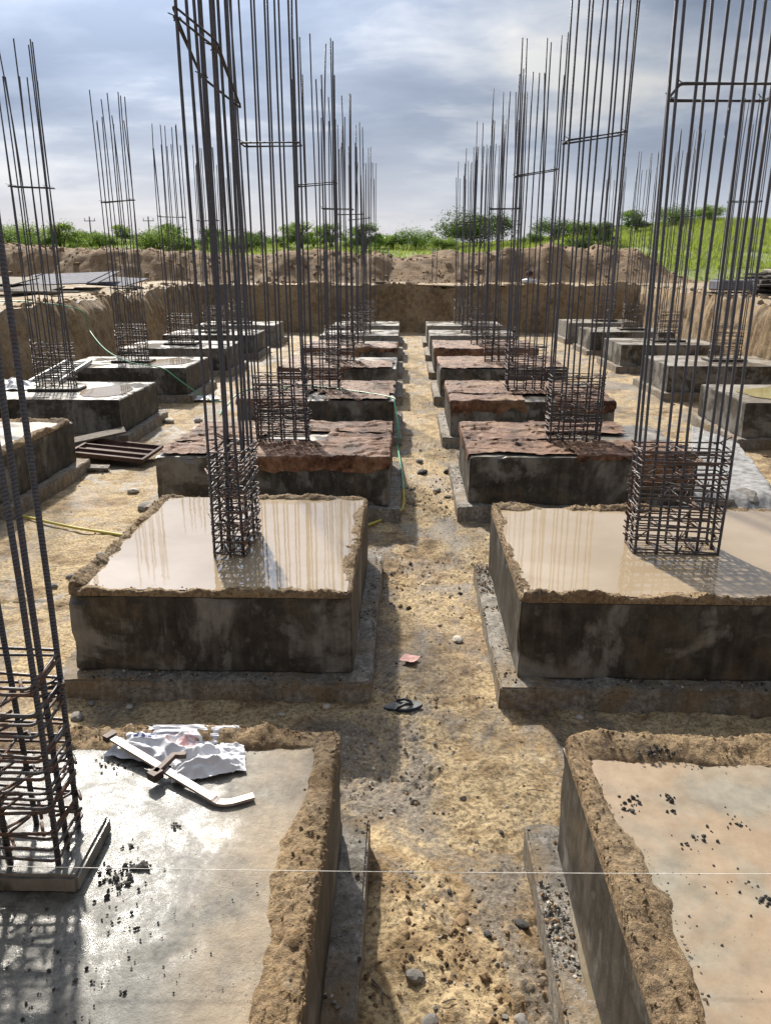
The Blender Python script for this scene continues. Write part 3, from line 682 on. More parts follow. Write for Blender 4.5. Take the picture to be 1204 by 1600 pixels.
# ================================================================== WATER AND SOIL RIMS
BUNDPTS = []
def bund(name, path, closed, label, w=.115, h=.062, seed=0, z=Z_TOP, step=.012, slump=None):
    """ridge of shovelled soil following a line on a footing's rim; the line's inner side is to its left"""
    pts = [Vector((*p, 0)) for p in path]
    if closed: pts = pts + [pts[0]]
    # resample with rounded corners
    S_ = []; 
    for a_, b_ in zip(pts[:-1], pts[1:]):
        n_ = max(2, int((b_ - a_).length / step))
        S_ += [a_.lerp(b_, i / n_) for i in range(n_)]
    S_.append(pts[-1])
    P = np.array([[p.x, p.y] for p in S_]); n_ = len(P)
    for _ in range(14):
        Q = P.copy()
        if closed:
            Pm = P[:-1]; Q[:-1] = (np.roll(Pm, 1, 0) + Pm * 2 + np.roll(Pm, -1, 0)) / 4; Q[-1] = Q[0]
        else: Q[1:-1] = (P[:-2] + 2 * P[1:-1] + P[2:]) / 4
        P = Q
    t = np.gradient(P, axis=0); t /= np.linalg.norm(t, axis=1)[:, None] + 1e-9
    if closed: t[0] = t[-1] = (t[0] + t[-1]) / 2
    nl = np.stack([-t[:, 1], t[:, 0]], -1)
    m_ = 17; u = np.linspace(-1, 1, m_)
    s = np.cumsum(np.r_[0, np.linalg.norm(np.diff(P, axis=0), axis=1)])
    if closed: s = s * (round(s[-1]) / s[-1])
    ww = w * (1 + .60 * fbm(s * 2.1, s * 0 + seed, 4, seed)); hh = h * np.clip(1 + .95 * fbm(s * 2.6, s * 0 + seed, 4, seed + 3), .35, 1.7)
    if slump is not None: ww = ww * (1 + slump[1] * np.exp(-((P[:, 1] - slump[0]) / .28) ** 2)); hh = hh * (1 - .35 * np.exp(-((P[:, 1] - slump[0]) / .2) ** 2))
    if not closed:
        e_ = np.minimum(np.arange(n_), np.arange(n_)[::-1]) * step; f_ = sstep(0, .06, e_); hh = hh * f_
    off = np.where(u[None, :] < 0, u[None, :] * .018, u[None, :] * ww[:, None])         # outside stays near the edge
    prof = np.where(u < 0, 1 - np.abs(u) ** 2.2, np.cos(u * math.pi / 2) ** .8 if True else 0)
    prof = np.where(u < 0, 1 - .55 * np.abs(u) ** 2.0, np.maximum(np.cos(np.clip(u, 0, 1) * math.pi / 2), 0) ** .75)
    X = P[:, 0][:, None] + nl[:, 0][:, None] * off; Y = P[:, 1][:, None] + nl[:, 1][:, None] * off
    smear = .35 + .65 * sstep(-.25, .25, fbm(X * 2.4, Y * 2.4, 3, seed + 14))
    lump = .022 * fbm(X * 8, Y * 8, 3, seed + 5) + smear * (.022 * fbm(X * 30, Y * 30, 3, seed + 7) + .015 * fbm(X * 85, Y * 85, 2, seed + 8))
    BUNDPTS.append((X[:, 1:-1:2].ravel().copy(), Y[:, 1:-1:2].ravel().copy(), (z + hh[:, None] * prof[None, :] + lump)[:, 1:-1:2].ravel().copy()))
    Z = z + hh[:, None] * prof[None, :] + lump * (prof[None, :] * .9 + .15)
    Z[:, -1] = z - .008; Z[:, 0] = np.minimum(Z[:, 0], z + .03)
    inner = .055 * fbm(X * 6, Y * 6, 4, seed + 9) * np.maximum(u, 0)[None, :]
    X += nl[:, 0][:, None] * inner; Y += nl[:, 1][:, None] * inner
    if closed:
        for A in (X, Y, Z): A[-1] = A[0]
    # skirt on the outside down to the rim
    X = np.concatenate([X[:, :1] - nl[:, :1] * .001, X], 1); Y = np.concatenate([Y[:, :1] - nl[:, 1:] * .001, Y], 1); Z = np.concatenate([Z[:, :1] * 0 + z - .006, Z], 1)
    o = link(name, gridmesh(name, X, Y, Z, flip=True), M['bund']); tag(o, label, 'soil rim', 'soil rims holding curing water'); return o
i_ = -.004
def inner(rc): xl, xr, yf, yb = FOOT[rc]; return xl + i_ + .018, xr - i_ - .018, yf + i_ + .018, yb - i_ - .018
xl, xr, yf, yb = inner(('L', 2)); bund('soil_bund', [(xl, yf), (xr, yf), (xr, yb), (xl, yb)], True, 'brown soil ridge round all four edges of the flooded left footing', seed=1, w=.09, h=.055)
xl, xr, yf, yb = inner(('R', 2)); bund('soil_bund', [(xl, yf), (xr, yf), (xr, yb), (xl, yb)], True, 'brown soil ridge round the flooded right footing with the wide cage', seed=2, w=.10, h=.052)
xl, xr, yf, yb = inner(('L', 1)); bund('soil_bund', [(xr, yf), (xr, yb), (xl, yb)], False, 'thick crumbling soil ridge along the nearest left slab', seed=3, w=.14, h=.045, slump=(2.45, .15))
xl, xr, yf, yb = inner(('R', 1)); bund('soil_bund', [(xr, yb), (xl, yb), (xl, yf)], False, 'thick slumped soil ridge along the nearest right slab', seed=4, w=.145, h=.058, slump=(1.85, .40))
# lower ridge on the first block of the outer left row
xl, xr, yf, yb = inner(('LL', 2)); bund('soil_bund', [(xr, yf), (xr, yb), (xl, yb)], False, 'low soil ridge on the footing edge at the far left of the frame', seed=6, w=.16, h=.05, step=.03)

pts = []; sz = []
rs = np.random.RandomState(3)
for (bx_, by_, bz_), n_ in zip(BUNDPTS, (1500, 1700, 1700, 1700, 200)):
    for q in rs.randint(0, len(bx_), n_):
        s_ = .002 + .008 * rs.rand() ** 3; pts.append((bx_[q] + rs.normal(0, .006), by_[q] + rs.normal(0, .006), bz_[q] + s_ * .1)); sz.append(s_)
scatter_rocks('soil_crumbs', pts, sz, M['bund'], 'small soil crumbs on the ridges round the flooded slabs', 'soil crumbs', None, 8)
def pool(name, rc, z, m_, ins=.03, x0=None, x1=None):
    xl, xr, yf, yb = FOOT[rc]; xl += ins; xr -= ins; yf += ins; yb -= ins
    n_ = 24; X, Y = np.meshgrid(np.linspace(xl if x0 is None else x0, xr if x1 is None else x1, n_), np.linspace(yf, yb, n_))
    o = link(name, gridmesh(name, X, Y, X * 0 + z), m_); tag(o, kind='structure'); return o
pool('pond_water', ('L', 2), Z_TOP + .030, M['water'])
pool('pond_water', ('R', 2), Z_TOP + .030, M['water'])
pool('pond_water', ('R', 1), Z_TOP + .012, M['water_still'])
pool('pond_water', ('LL', 2), Z_TOP + .014, M['water_still'])
def blob_sheet(name, cx, cy, rx, ry, z, m_, seed, n_=40):
    V = [(cx, cy, z)]; 
    for i in range(n_):
        a = 2 * math.pi * i / n_; r = 1 + .22 * float(fbm(np.array(math.cos(a) * 1.7 + seed), np.array(math.sin(a) * 1.7), 3, seed)) + .0
        V.append((cx + rx * r * math.cos(a), cy + ry * r * math.sin(a), z))
    o = link(name, mesh(name, V, [(0, 1 + i, 1 + (i + 1) % n_) for i in range(n_)], False), m_); tag(o, kind='structure'); return o
blob_sheet('puddle_water', -5.15, 13.25, .40, .62, Z_TOP + .006, M['water'], 1)
blob_sheet('puddle_water', 6.75, 13.3, 1.15, .75, Z_TOP + .008, M['olive'], 2)
blob_sheet('puddle_water', -5.35, 17.4, .55, .6, Z_TOP + .006, M['water'], 3)
# brown water standing on the blinding along the nearest right footing
n_ = 60; yy = np.linspace(1.4, 3.05, n_); X = np.stack([.745 - (.05 + .05 * fbm(yy * 3, yy * 0, 3, 3)) * sstep(3.05, 2.5, yy), yy * 0 + .75], 1); Y = np.stack([yy, yy], 1)
o = link('puddle_water', gridmesh('puddle_water', X, Y, X * 0 + Z_BLD + .012), M['puddle']); tag(o, kind='structure')

# ================================================================== JUTE CURING SACKS
def sack(rc, x0, x1, y0, y1, label, group, seed, lay=0.0, res=.022, rot=0.0, amp=.042):
    """one wet sack spread over the top of a footing, drooping wherever it passes the edge"""
    xl, xr, yf, yb = FOOT[rc]
    nx, ny = max(6, int((x1 - x0) / res)), max(6, int((y1 - y0) / res))
    U, V = np.meshgrid(np.linspace(0, 1, nx), np.linspace(0, 1, ny))
    X = x0 + (x1 - x0) * U; Y = y0 + (y1 - y0) * V
    ed = .06
    X = X + ed * fbm(V * 5 + seed, U * 2, 3, seed) * 1.3; Y = Y + ed * fbm(U * 6 + seed, V * 2, 3, seed + 1) * 1.3
    cx, cy = (x0 + x1) / 2, (y0 + y1) / 2; c, s_ = math.cos(rot), math.sin(rot)
    X, Y = cx + (X - cx) * c - (Y - cy) * s_, cy + (X - cx) * s_ + (Y - cy) * c
    fold = ridged(X * 1.1 + .9 * fbm(X * 2, Y * 2, 2, seed), Y * 6.5 + 2.2 * fbm(X * 1.9, Y * 1.9, 3, seed + 2), 2, seed + 4) ** 7.0
    fold2 = ridged(X * 2.6 + .5 * Y + fbm(X * 3, Y * 3, 2, seed), Y * 12 + X * 1.5 + 1.5 * fbm(X * 3, Y * 3, 2, seed + 7), 2, seed + 6) ** 7
    wr = amp * (1.25 * fold + .55 * fold2) + .010 * fbm(X * 3.5, Y * 6, 2, seed + 8) + .010
    ph = Y * 4.2 + 1.5 * fbm(X * 1.4 + seed, Y * 1.0, 3, seed + 21) + .35 * fbm(X * 7, Y * 7, 2, seed + 22); fr = ph - np.floor(ph)
    lip = (1 - fr) ** 1.6 * sstep(0, .06, fr); wr = wr * .6 + .030 * lip * sstep(.30, .55, vnoise(X * 2.2 + np.floor(ph) * 3.7, np.floor(ph), seed + 23))
    ph2 = X * 2.6 + Y * 1.4 + 1.2 * fbm(X * 2 + seed, Y * 2, 3, seed + 31); fr2 = ph2 - np.floor(ph2)
    wr = wr + .022 * (1 - fr2) ** 2 * sstep(0, .05, fr2) * sstep(.45, .65, vnoise(Y * 2.5 + np.floor(ph2) * 5.1, np.floor(ph2), seed + 33))
    edge = np.minimum(np.minimum(U, 1 - U) * (x1 - x0), np.minimum(V, 1 - V) * (y1 - y0))
    wr = wr * (.45 + .55 * sstep(0, .08, edge)) + .012 * sstep(.06, .0, edge) * (.4 + 1.6 * ridged(X * 4, Y * 4, 2, seed + 11))
    ox = np.maximum(np.maximum(xl - X, X - xr), 0); oy = np.maximum(yf - Y, 0)
    hang = np.maximum(ox, oy); hang = np.where((ox > 0) & (oy > 0), ox + oy * .6, hang)
    wr = wr * .88
    z = Z_TOP + .006 + lay + wr * sstep(.05, .0, hang) - hang + .01 * sstep(0, .02, hang)
    push = (.007 + lay * .6 + .1 * wr + .010 * np.abs(fbm(X * 9, Y * 1.5, 3, seed + 15))) * sstep(0, .03, hang)
    Xf = np.where(X < xl, xl - push, np.where(X > xr, xr + push, X)); Yf = np.where(Y < yf, yf - push, Y)
    o = link('jute_sack', gridmesh('jute_sack', Xf, Yf, z), M['jute']); tag(o, label, 'jute sack', group); return o
def cover(rc, specs, where, seed, res=.022):
    xl, xr, yf, yb = FOOT[rc]; w, dp = xr - xl, yb - yf
    for i, (a, b, c, e_, lay, lb) in enumerate(specs):
        sack(rc, xl + a * w, xl + b * w, yf + c * dp, yf + e_ * dp, f'{lb} {where}', 'wet jute sacks curing the footings', seed + i * 13, lay, res, random.uniform(-.03, .03))
cover(('L', 3), [(.0, .34, .02, .42, .0, 'brown jute sack on the front left corner of'), (.015, .40, .36, .72, .006, 'brown jute sack on the left middle of'), (.02, .5, .64, 1.0, .0, 'brown jute sack along the back left of'),
                 (.30, 1.02, -.095, .40, .004, 'brown jute sack hanging over the front of'), (.70, 1.05, .30, .74, .0, 'brown jute sack on the right middle of'), (.46, 1.01, .66, 1.0, .008, 'brown jute sack along the back right of')], 'the third left footing', 300, .018)
cover(('R', 3), [(-.03, .52, .04, .50, .0, 'wet brown jute sack on the front left corner of'), (-.05, .40, .42, 1.0, .006, 'wet brown jute sack draped over the left edge of'), (.34, .80, .62, 1.0, .012, 'wet brown jute sack along the back of'),
                 (.46, .93, -.02, .40, .010, 'wet brown jute sack on the front middle of'), (.72, .99, -.16, .34, .0, 'wet dark jute sack hanging over the front right of')], 'the third right footing', 400, .018)
cover(('L', 4), [(-.01, .50, .45, 1.0, .0, 'faded jute sack along the back left of'), (.50, 1.0, .30, 1.0, .006, 'faded jute sack on the right half of'), (-.02, .44, -.06, .5, .008, 'faded jute sack on the front left of'), (.56, .97, .0, .45, .012, 'rumpled jute sack under the green hose on')], 'the fourth left footing', 500, .03)
cover(('R', 4), [(-.05, .40, .30, 1.0, .01, 'tan jute sack bunched over the back left of'), (-.03, .46, -.08, .45, .0, 'tan jute sack draped over the front left corner of'), (.38, .86, .25, 1.0, .012, 'tan jute sack across the back of'), (.66, 1.04, -.10, .7, .004, 'tan jute sack over the right end of')], 'the fourth right footing', 600, .03)
cover(('L', 5), [(-.03, .56, -.20, 1.0, .0, 'dark jute sack hanging over the left front of'), (.46, .98, .0, .55, .010, 'dark jute sack on the front right of')], 'the fifth left footing', 700, .035)
cover(('R', 5), [(-.02, .55, .0, 1.0, .0, 'russet jute sack on the left half of'), (.48, 1.02, .05, 1.0, .01, 'russet jute sack on the right half of')], 'the fifth right footing', 800, .035)
cover(('L', 6), [(-.03, .60, -.14, 1.0, .0, 'brown jute sack over the left side of'), (.50, 1.02, -.06, .62, .01, 'brown jute sack over the front right of')], 'the sixth left footing', 900, .04)
cover(('R', 6), [(-.02, .55, -.18, 1.0, .0, 'dark brown jute sack over the left front of'), (.48, 1.02, -.16, 1.0, .01, 'dark brown jute sack over the right front of')], 'the sixth right footing', 1000, .04)

# ================================================================== LOOSE STUFF ON THE GROUND
def in_foot(x, y, pr=.13):
    for (xl, xr, yf, yb) in FOOT.values():
        if xl - pr < x < xr + pr and yf - pr < y < yb + pr: return True
    return False
pts = []; sz = []; mi = []
rs = np.random.RandomState(11)
for k in range(15000):
    r_ = rs.rand()
    if r_ < .62: x, y = rs.uniform(-.5, .95), 1.5 + 8.5 * rs.rand() ** 1.5
    elif r_ < .8: x, y = rs.uniform(-4.6, 3.5), rs.uniform(3, 13)
    else: x, y = rs.uniform(-5, 6), 5 + 18 * rs.rand() ** 1.2
    if in_foot(x, y): continue
    dens = .15 + 1.5 * max(0, float(fbm(np.array(x * 1.3 + 5), np.array(y * 1.1 + 2), 3, 61)) + .05) + (.5 if 9.2 < y < 11 and -.3 < x < .75 else 0) + (.35 if y < 2.6 else 0)
    if rs.rand() > dens * .62: continue
    s_ = .004 + .012 * rs.rand() ** 2.6 + (.022 * rs.rand() if rs.rand() < .045 else 0)
    if y > 9: s_ *= 1.7
    pts.append((x, y, float(floor_z(np.array(x), np.array(y))) + s_ * .15)); sz.append(s_); mi.append(rs.choice([0, 1, 2, 3], p=[.34, .09, .12, .45]))
scatter_rocks('gravel', pts, sz, [M['stone'], M['stone_dark'], M['stone_pale'], M['clod']], 'loose grey and brown gravel trodden into the pit floor', 'gravel', mi, 3)
pts = []; sz = []
for k in range(1500):
    t = rs.rand()
    if t < .5: x, y = rs.uniform(-9.2, 9.6), Y_FAR + abs(rs.normal(0, .5))
    elif t < .75: y = rs.uniform(13, 34); x = XL(y) - abs(rs.normal(0, .5))
    else: y = rs.uniform(15, 34); x = XR(y) + abs(rs.normal(0, .5))
    s_ = .03 + .09 * rs.rand() ** 3; pts.append((x, y, float(crest(np.array(x), np.array(y))) + s_ * .1)); sz.append(s_)
scatter_rocks('crest_clods', pts, sz, M['wall'], 'loose clods of earth along the edges of the pit', 'clods', None, 9)
pts = []; sz = []
for k in range(1300):
    x, y = rs.uniform(-.2, .62), 1.6 + 1.5 * rs.rand() ** 1.4
    if rs.rand() > .25 + 1.3 * max(0, float(fbm(np.array(x * 4), np.array(y * 4), 3, 67)) + .1) or in_foot(x, y): continue
    s_ = .003 + .016 * rs.rand() ** 3; pts.append((x, y, float(floor_z(np.array(x), np.array(y))) + s_ * .1)); sz.append(s_)
scatter_rocks('mud_clods', pts, sz, M['mound'], 'dark brown clods trodden into the nearest stretch of path', 'clods', None, 10)
# crumbs on the blinding ledges beside the path
pts = []; sz = []; mi = []
for rc in FOOT:
    if rc[0] not in ('L', 'R') or rc[1] > 4: continue
    xl, xr, yf, yb = FOOT[rc]
    n_ = {1: 3000, 2: 2000, 3: 700, 4: 200}[rc[1]]
    for k in range(n_):
        if rs.rand() < .7: x = (xr + rs.uniform(.0, .13)) if rc[0] == 'L' else (xl - rs.uniform(.0, .13)); y = rs.uniform(yf - .12, yb + .1)
        else: x = rs.uniform(xl, xr); y = yf - rs.uniform(.0, .13)
        if rs.rand() > .35 + 1.2 * float(fbm(np.array(x * 3), np.array(y * 3), 3, 5)): continue
        s_ = .003 + .011 * rs.rand() ** 2.2
        pts.append((x, y, Z_BLD + s_ * .3)); sz.append(s_); mi.append(rs.choice([0, 1, 2, 3], p=[.36, .26, .08, .30]))
scatter_rocks('ledge_crumbs', pts, sz, [M['stone'], M['stone_dark'], M['stone_pale'], M['clod']], 'crumbs of mortar and soil on the footing base ledges', 'crumbs', mi, 4)
# dark crumbs of mortar lying on the two nearest slabs
pts = []; sz = []
def cluster(px, py, n_, spread, smin, smax, z=Z_TOP):
    x, y = at(px, py, z)
    for k in range(n_):
        s_ = smin + (smax - smin) * rs.rand() ** 2.0
        pts.append((x + rs.normal(0, spread), y + rs.normal(0, spread * .9), z + s_ * .4)); sz.append(s_)
cluster(190, 1375, 75, .045, .004, .014); cluster(225, 1352, 12, .012, .006, .017); cluster(200, 1320, 10, .02, .004, .011)
cluster(205, 1430, 16, .05, .003, .009); cluster(272, 1293, 7, .012, .004, .011); cluster(160, 1480, 26, .11, .002, .008); cluster(250, 1500, 22, .14, .002, .007)
cluster(60, 1500, 22, .12, .003, .010); cluster(330, 1400, 20, .18, .002, .006); cluster(120, 1560, 30, .1, .003, .009); cluster(190, 1190, 90, .05, .002, .008)
zq = Z_TOP + .012
cluster(1045, 1247, 9, .012, .006, .014, zq); cluster(1050, 1266, 6, .01, .005, .012, zq); cluster(1140, 1282, 14, .04, .004, .011, zq); cluster(1105, 1310, 10, .035, .004, .012, zq); cluster(1060, 1320, 8, .02, .004, .010, zq)
cluster(1165, 1390, 8, .03, .004, .010, zq); cluster(1195, 1410, 7, .015, .006, .014, zq); cluster(1100, 1370, 20, .10, .002, .006, zq); cluster(1100, 1450, 24, .14, .002, .006, zq)
cluster(985, 1255, 26, .03, .004, .014, zq); cluster(1090, 1195, 22, .035, .003, .010, zq)
scatter_rocks('mortar_crumbs', pts, sz, M['stone_dark'], 'black crumbs of mortar scattered on the two nearest slabs', 'crumbs', None, 5)
# dark wet mortar dumped on the near right soil rim
pts = []; sz = []
for k in range(110):
    x, y = at(1010 + rs.normal(0, 12) + rs.choice([0, 0, 38]), 1174 + rs.normal(0, 6), Z_TOP + .03); pts.append((x, y, Z_TOP + .040 + rs.uniform(-.012, .012))); sz.append(rs.uniform(.004, .015))
scatter_rocks('mortar_heap', pts, sz, M['stone_dark'], 'dark lumps of mortar on the soil ridge of the nearest right slab', 'mortar', None, 6)

# single stones one can point at
RK = [rock_mesh('stone', 700 + i, 2, .65) for i in range(5)]
STN = [(230, 792, .13, 'stone', 'grey broken concrete lump by the left corner of the third left footing'), (660, 742, .07, 'stone_dark', 'dark stone nearest the green hose in the rubble of the path'),
       (700, 738, .09, 'stone_dark', 'dark stone in the middle of the path rubble'), (722, 748, .07, 'stone_dark', 'dark stone at the right side of the path rubble'), (682, 768, .06, 'stone', 'grey stone at the near end of the path rubble'),
       (745, 690, .06, 'stone', 'grey stone against the third right footing base'), (655, 722, .06, 'stone', 'small grey stone at the far end of the path rubble'),
       (722, 1432, .032, 'clod', 'ochre clod in the middle of the near path'), (762, 1455, .018, 'stone_dark', 'small black stone right of the ochre clod'),
       (648, 1522, .034, 'stone', 'flat grey stone low in the near path'), (702, 1386, .014, 'stone_dark', 'tiny black stone under the string in the near path'), (815, 1436, .03, 'stone_dark', 'dark stone against the near right footing base'),
       (783, 1296, .014, 'stone_dark', 'small black stone in the open sandy path'), (672, 1592, .035, 'stone', 'grey stone at the bottom edge of the path'), (815, 1585, .035, 'stone', 'grey stone at the bottom right of the path'),
       (110, 900, .05, 'stone', 'grey stone left of the flooded left footing'), (82, 915, .045, 'stone', 'grey stone behind the near left bars'), (202, 1097, .03, 'stone_pale', 'pale pebble in front of the flooded left footing'),
       (120, 1118, .045, 'stone', 'grey stone pair beside the near left cage'), (142, 1095, .025, 'stone', 'small grey pebble before the flooded left footing'), (510, 1103, .032, 'stone_pale', 'pale stone at the corner of the flooded left footing base'), (440, 1118, .02, 'stone_pale', 'small pale pebble in the shade between the left footings'),
       (160, 865, .05, 'stone', 'flat grey stone left of the soil rim'), (715, 1000, .05, 'stone_pale', 'pale pinkish stone in the path beside the right footing base'), (905, 1118, .03, 'stone_pale', 'pale stone before the flooded right footing'),
       (158, 733, .09, 'stone_pale', 'pale flat stone in the left aisle'), (208, 766, .07, 'stone_pale', 'pale lump in the left aisle near the third footing'), (265, 658, .10, 'stone_pale', 'white stone in the left aisle beyond the form panel'), (310, 657, .10, 'stone_pale', 'white stone beside the far end of the left aisle')]
for px, py, s_, mt, lb in STN:
    x, y = at(px, py, .07); o = link('stone', RK[len(lb) % 5].copy(), M[mt], None, (x, y, float(floor_z(np.array(x), np.array(y))) + s_ * .3), (0, 0, random.uniform(0, 6)))
    o.scale = (s_, s_, s_); tag(o, lb, 'stone', 'single stones on the pit floor')

# twigs and straw in the path
mb = MB()
for px, py, L_, a in ((600, 1545, .09, 2.2), (608, 1550, .10, 2.4), (598, 1560, .07, 1.7), (612, 1376, .03, 1.2), (822, 1232, .10, -.1), (940, 1136, .08, .1), (300, 1560, .06, .4), (690, 1560, .06, .3)):
    x, y = at(px, py, .08); z = float(floor_z(np.array(x), np.array(y))) + .012; mb.tube([(x, y, z), (x + L_ * .5 * math.cos(a), y + L_ * .5 * math.sin(a), z + .008), (x + L_ * math.cos(a), y + L_ * math.sin(a), z + .002)], .0028, 5)
o = mb.build('twigs', M['plank']); tag(o, 'dry straw and twigs lying about the near path', 'twigs', None, 'stuff')

# cement crust spilt beside the third right footing
x0, y0 = at(1130, 720, .1)
n_ = 60; U, V = np.meshgrid(np.linspace(0, 1, n_), np.linspace(0, 1, n_))
c0, c1, c2, c3 = at(1060, 790, .12), at(1235, 792, .12), at(1150, 690, .12), at(1075, 660, .12)
X = (c0[0] * (1 - U) + c1[0] * U) * (1 - V) + (c3[0] * (1 - U) + c2[0] * U) * V; Y = (c0[1] * (1 - U) + c1[1] * U) * (1 - V) + (c3[1] * (1 - U) + c2[1] * U) * V
eg = np.minimum(np.minimum(U, 1 - U), np.minimum(V, 1 - V)); X += .05 * fbm(V * 7, U * 7, 3, 3); Y += .08 * fbm(U * 9, V * 9, 3, 4)
o = link('cement_spill', gridmesh('cement_spill', X, Y, -.02 + .20 * sstep(0, .10, eg) + .025 * fbm(X * 5, Y * 5, 4, 8) * sstep(0, .1, eg)), M['spill']); tag(o, 'pale grey crust of spilt cement beside the third right footing', 'cement spill')
for px, py, s_, lb in ((1128, 784, .17, 'left broken slab lump at the near edge of the cement spill'), (1165, 778, .21, 'large broken slab lump in the middle of the spill edge'), (1205, 776, .13, 'broken slab lump at the right end of the spill edge')):
    x, y = at(px, py, .1); o = link('concrete_lump', RK[len(lb) % 5].copy(), M['stone'], None, (x, y, .10), (.2, .1, random.uniform(0, 6))); o.scale = (s_, s_ * .8, s_ * .75); tag(o, lb, 'concrete lump', 'lumps along the cement spill')

# ================================================================== SMALL THINGS
# slipper on the path
x, y = at(629, 1101, .07)
e = empty('slipper', (x, y, float(floor_z(np.array(x), np.array(y))) + .006), R(6)); e.rotation_euler = (R(4), R(-3), R(3)); tag(e, 'worn navy blue rubber slipper lying on the path', 'slipper')
out = []
for i in range(36):
    a = 2 * math.pi * i / 36; c, s_ = math.cos(a), math.sin(a)
    out.append((.135 * c, (.047 + .010 * c - .006 * math.cos(2 * a)) * s_ + .004 * c))
def sole(z0, z1, sc):
    V = [(px * sc, py * sc, z0) for px, py in out] + [(px * sc, py * sc, z1) for px, py in out]
    n_ = 36; return V, [tuple(range(n_ - 1, -1, -1)), tuple(range(n_, 2 * n_))] + [(i, (i + 1) % n_, n_ + (i + 1) % n_, n_ + i) for i in range(n_)]
mb = MB(); mb.add(*sole(0, .016, 1.0)); so_ = mb.build('sole', M['rubber'], e, False)
mb = MB(); mb.add(*sole(.0165, .021, .95)); mb.build('footbed', M['rubber_worn'], so_, False)
for s_ in (-1, 1):
    mb = MB(); P = [Vector((.068, .002, .016)), Vector((.055, .010 * s_, .036)), Vector((.015, .030 * s_, .046)), Vector((-.03, .043 * s_, .030)), Vector((-.045, .046 * s_, .014))]
    mb.tube(P, [.006, .009, .011, .010, .007], 6); mb.build('strap', M['strap'], e)
# pink scrap
x, y = at(640, 1035, .07); mb = MB(); V = []
n_ = 9; U, V = np.meshgrid(np.linspace(-1, 1, n_), np.linspace(-1, 1, n_))
o = link('paper_scrap', gridmesh('paper_scrap', U * .058 + V * .012, V * .052, .012 + .008 * fbm(U * 1.2 + 3, V * 1.2, 2, 5) + .006 * U * U), M['pink'], None, (x, y, float(floor_z(np.array(x), np.array(y))) + .008), (0, 0, -.25)); tag(o, 'pink square scrap of packaging on the sunlit path', 'scrap')

# cement bag, crumpled, with faded print
m, g = mat('printed_cement_bag'); p = g.obj(); X_, Y_, Z_ = g.sep(p)
n = g.noise(p, 7, 5, .6)
c = g.ramp(n, [(.3, (.42, .43, .47)), (.7, (.66, .66, .68))])
def band(v, a, b): return g.math('MULTIPLY', g.math('GREATER_THAN', v, a), g.math('LESS_THAN', v, b))
blue = g.math('MULTIPLY', band(X_, -.15, .0), band(Y_, .0, .065)); letters = g.math('GREATER_THAN', g.node('ShaderNodeTexWave', {'Vector': p, 'Scale': 9.0, 'Distortion': 1.0}, bands_direction='X').outputs['Fac'], .45)
c = g.mix(g.math('MULTIPLY', blue, letters), c, (.05, .07, .20))
red = g.math('MULTIPLY', g.math('MULTIPLY', band(X_, .03, .16), band(Y_, -.01, .09)), g.ramp(g.noise(p, 19, 3, .6), [(.45, 0), (.52, 1)]))
c = g.mix(g.math('MULTIPLY', red, .7), c, (.42, .13, .12))
g.out(g.principled(Base_Color=c, Roughness=.38, Normal=g.bump(g.noise(p, 40, 4, .6), .25, .004)))
M['bag'] = m
M['bag_grey'] = simple('grey_bag_plastic', (.34, .35, .39), .5, nscale=9, var=.3)
def crumple(name, w, h, amp, seed, m_, n_=56, zb=.004, skew=0.0):
    U, V = np.meshgrid(np.linspace(-1, 1, n_), np.linspace(-1, 1, n_))
    X = U * w / 2 * (1 + .08 * fbm(V * 2 + seed, U * .7, 3, seed)) + skew * V; Y = V * h / 2 * (1 + .16 * fbm(U * 2.4 + seed, V * .7, 3, seed + 1))
    Z = zb + amp * ridged(U * 1.5 + .5 * fbm(U * 1.5, V * 1.5, 2, seed), V * 1.5, 2, seed + 2) ** 2 * sstep(1.05, .6, np.maximum(np.abs(U), np.abs(V))) + amp * .22 * np.abs(fbm(U * 4, V * 4, 2, seed + 5))
    return gridmesh(name, X, Y, Z)
a0 = at(262, 1180, Z_TOP)
o = link('cement_bag', crumple('cement_bag', .42, .26, .055, 3, None), M['bag'], None, (a0[0] - .05, a0[1] + .06, Z_TOP + .006), (0, 0, -.16)); tag(o, 'crumpled white cement bag with blue and red print on the nearest left slab', 'bag')
a0 = at(318, 1190, Z_TOP)
o = link('plastic_sheet', crumple('plastic_sheet', .32, .22, .065, 9, None), M['sheet'], None, (a0[0] + .03, a0[1] - .015, Z_TOP + .006), (0, 0, .25)); tag(o, 'crumpled white plastic sheet beside the printed cement bag', 'plastic sheet')
a0 = at(305, 1158, Z_TOP)
o = link('plastic_sheet', crumple('plastic_sheet', .40, .11, .014, 12, None), M['bag_grey'], None, (a0[0], a0[1] + .005, Z_TOP + .026), (.35, 0, .02)); tag(o, 'flat grey flap of bag against the soil ridge', 'plastic sheet')
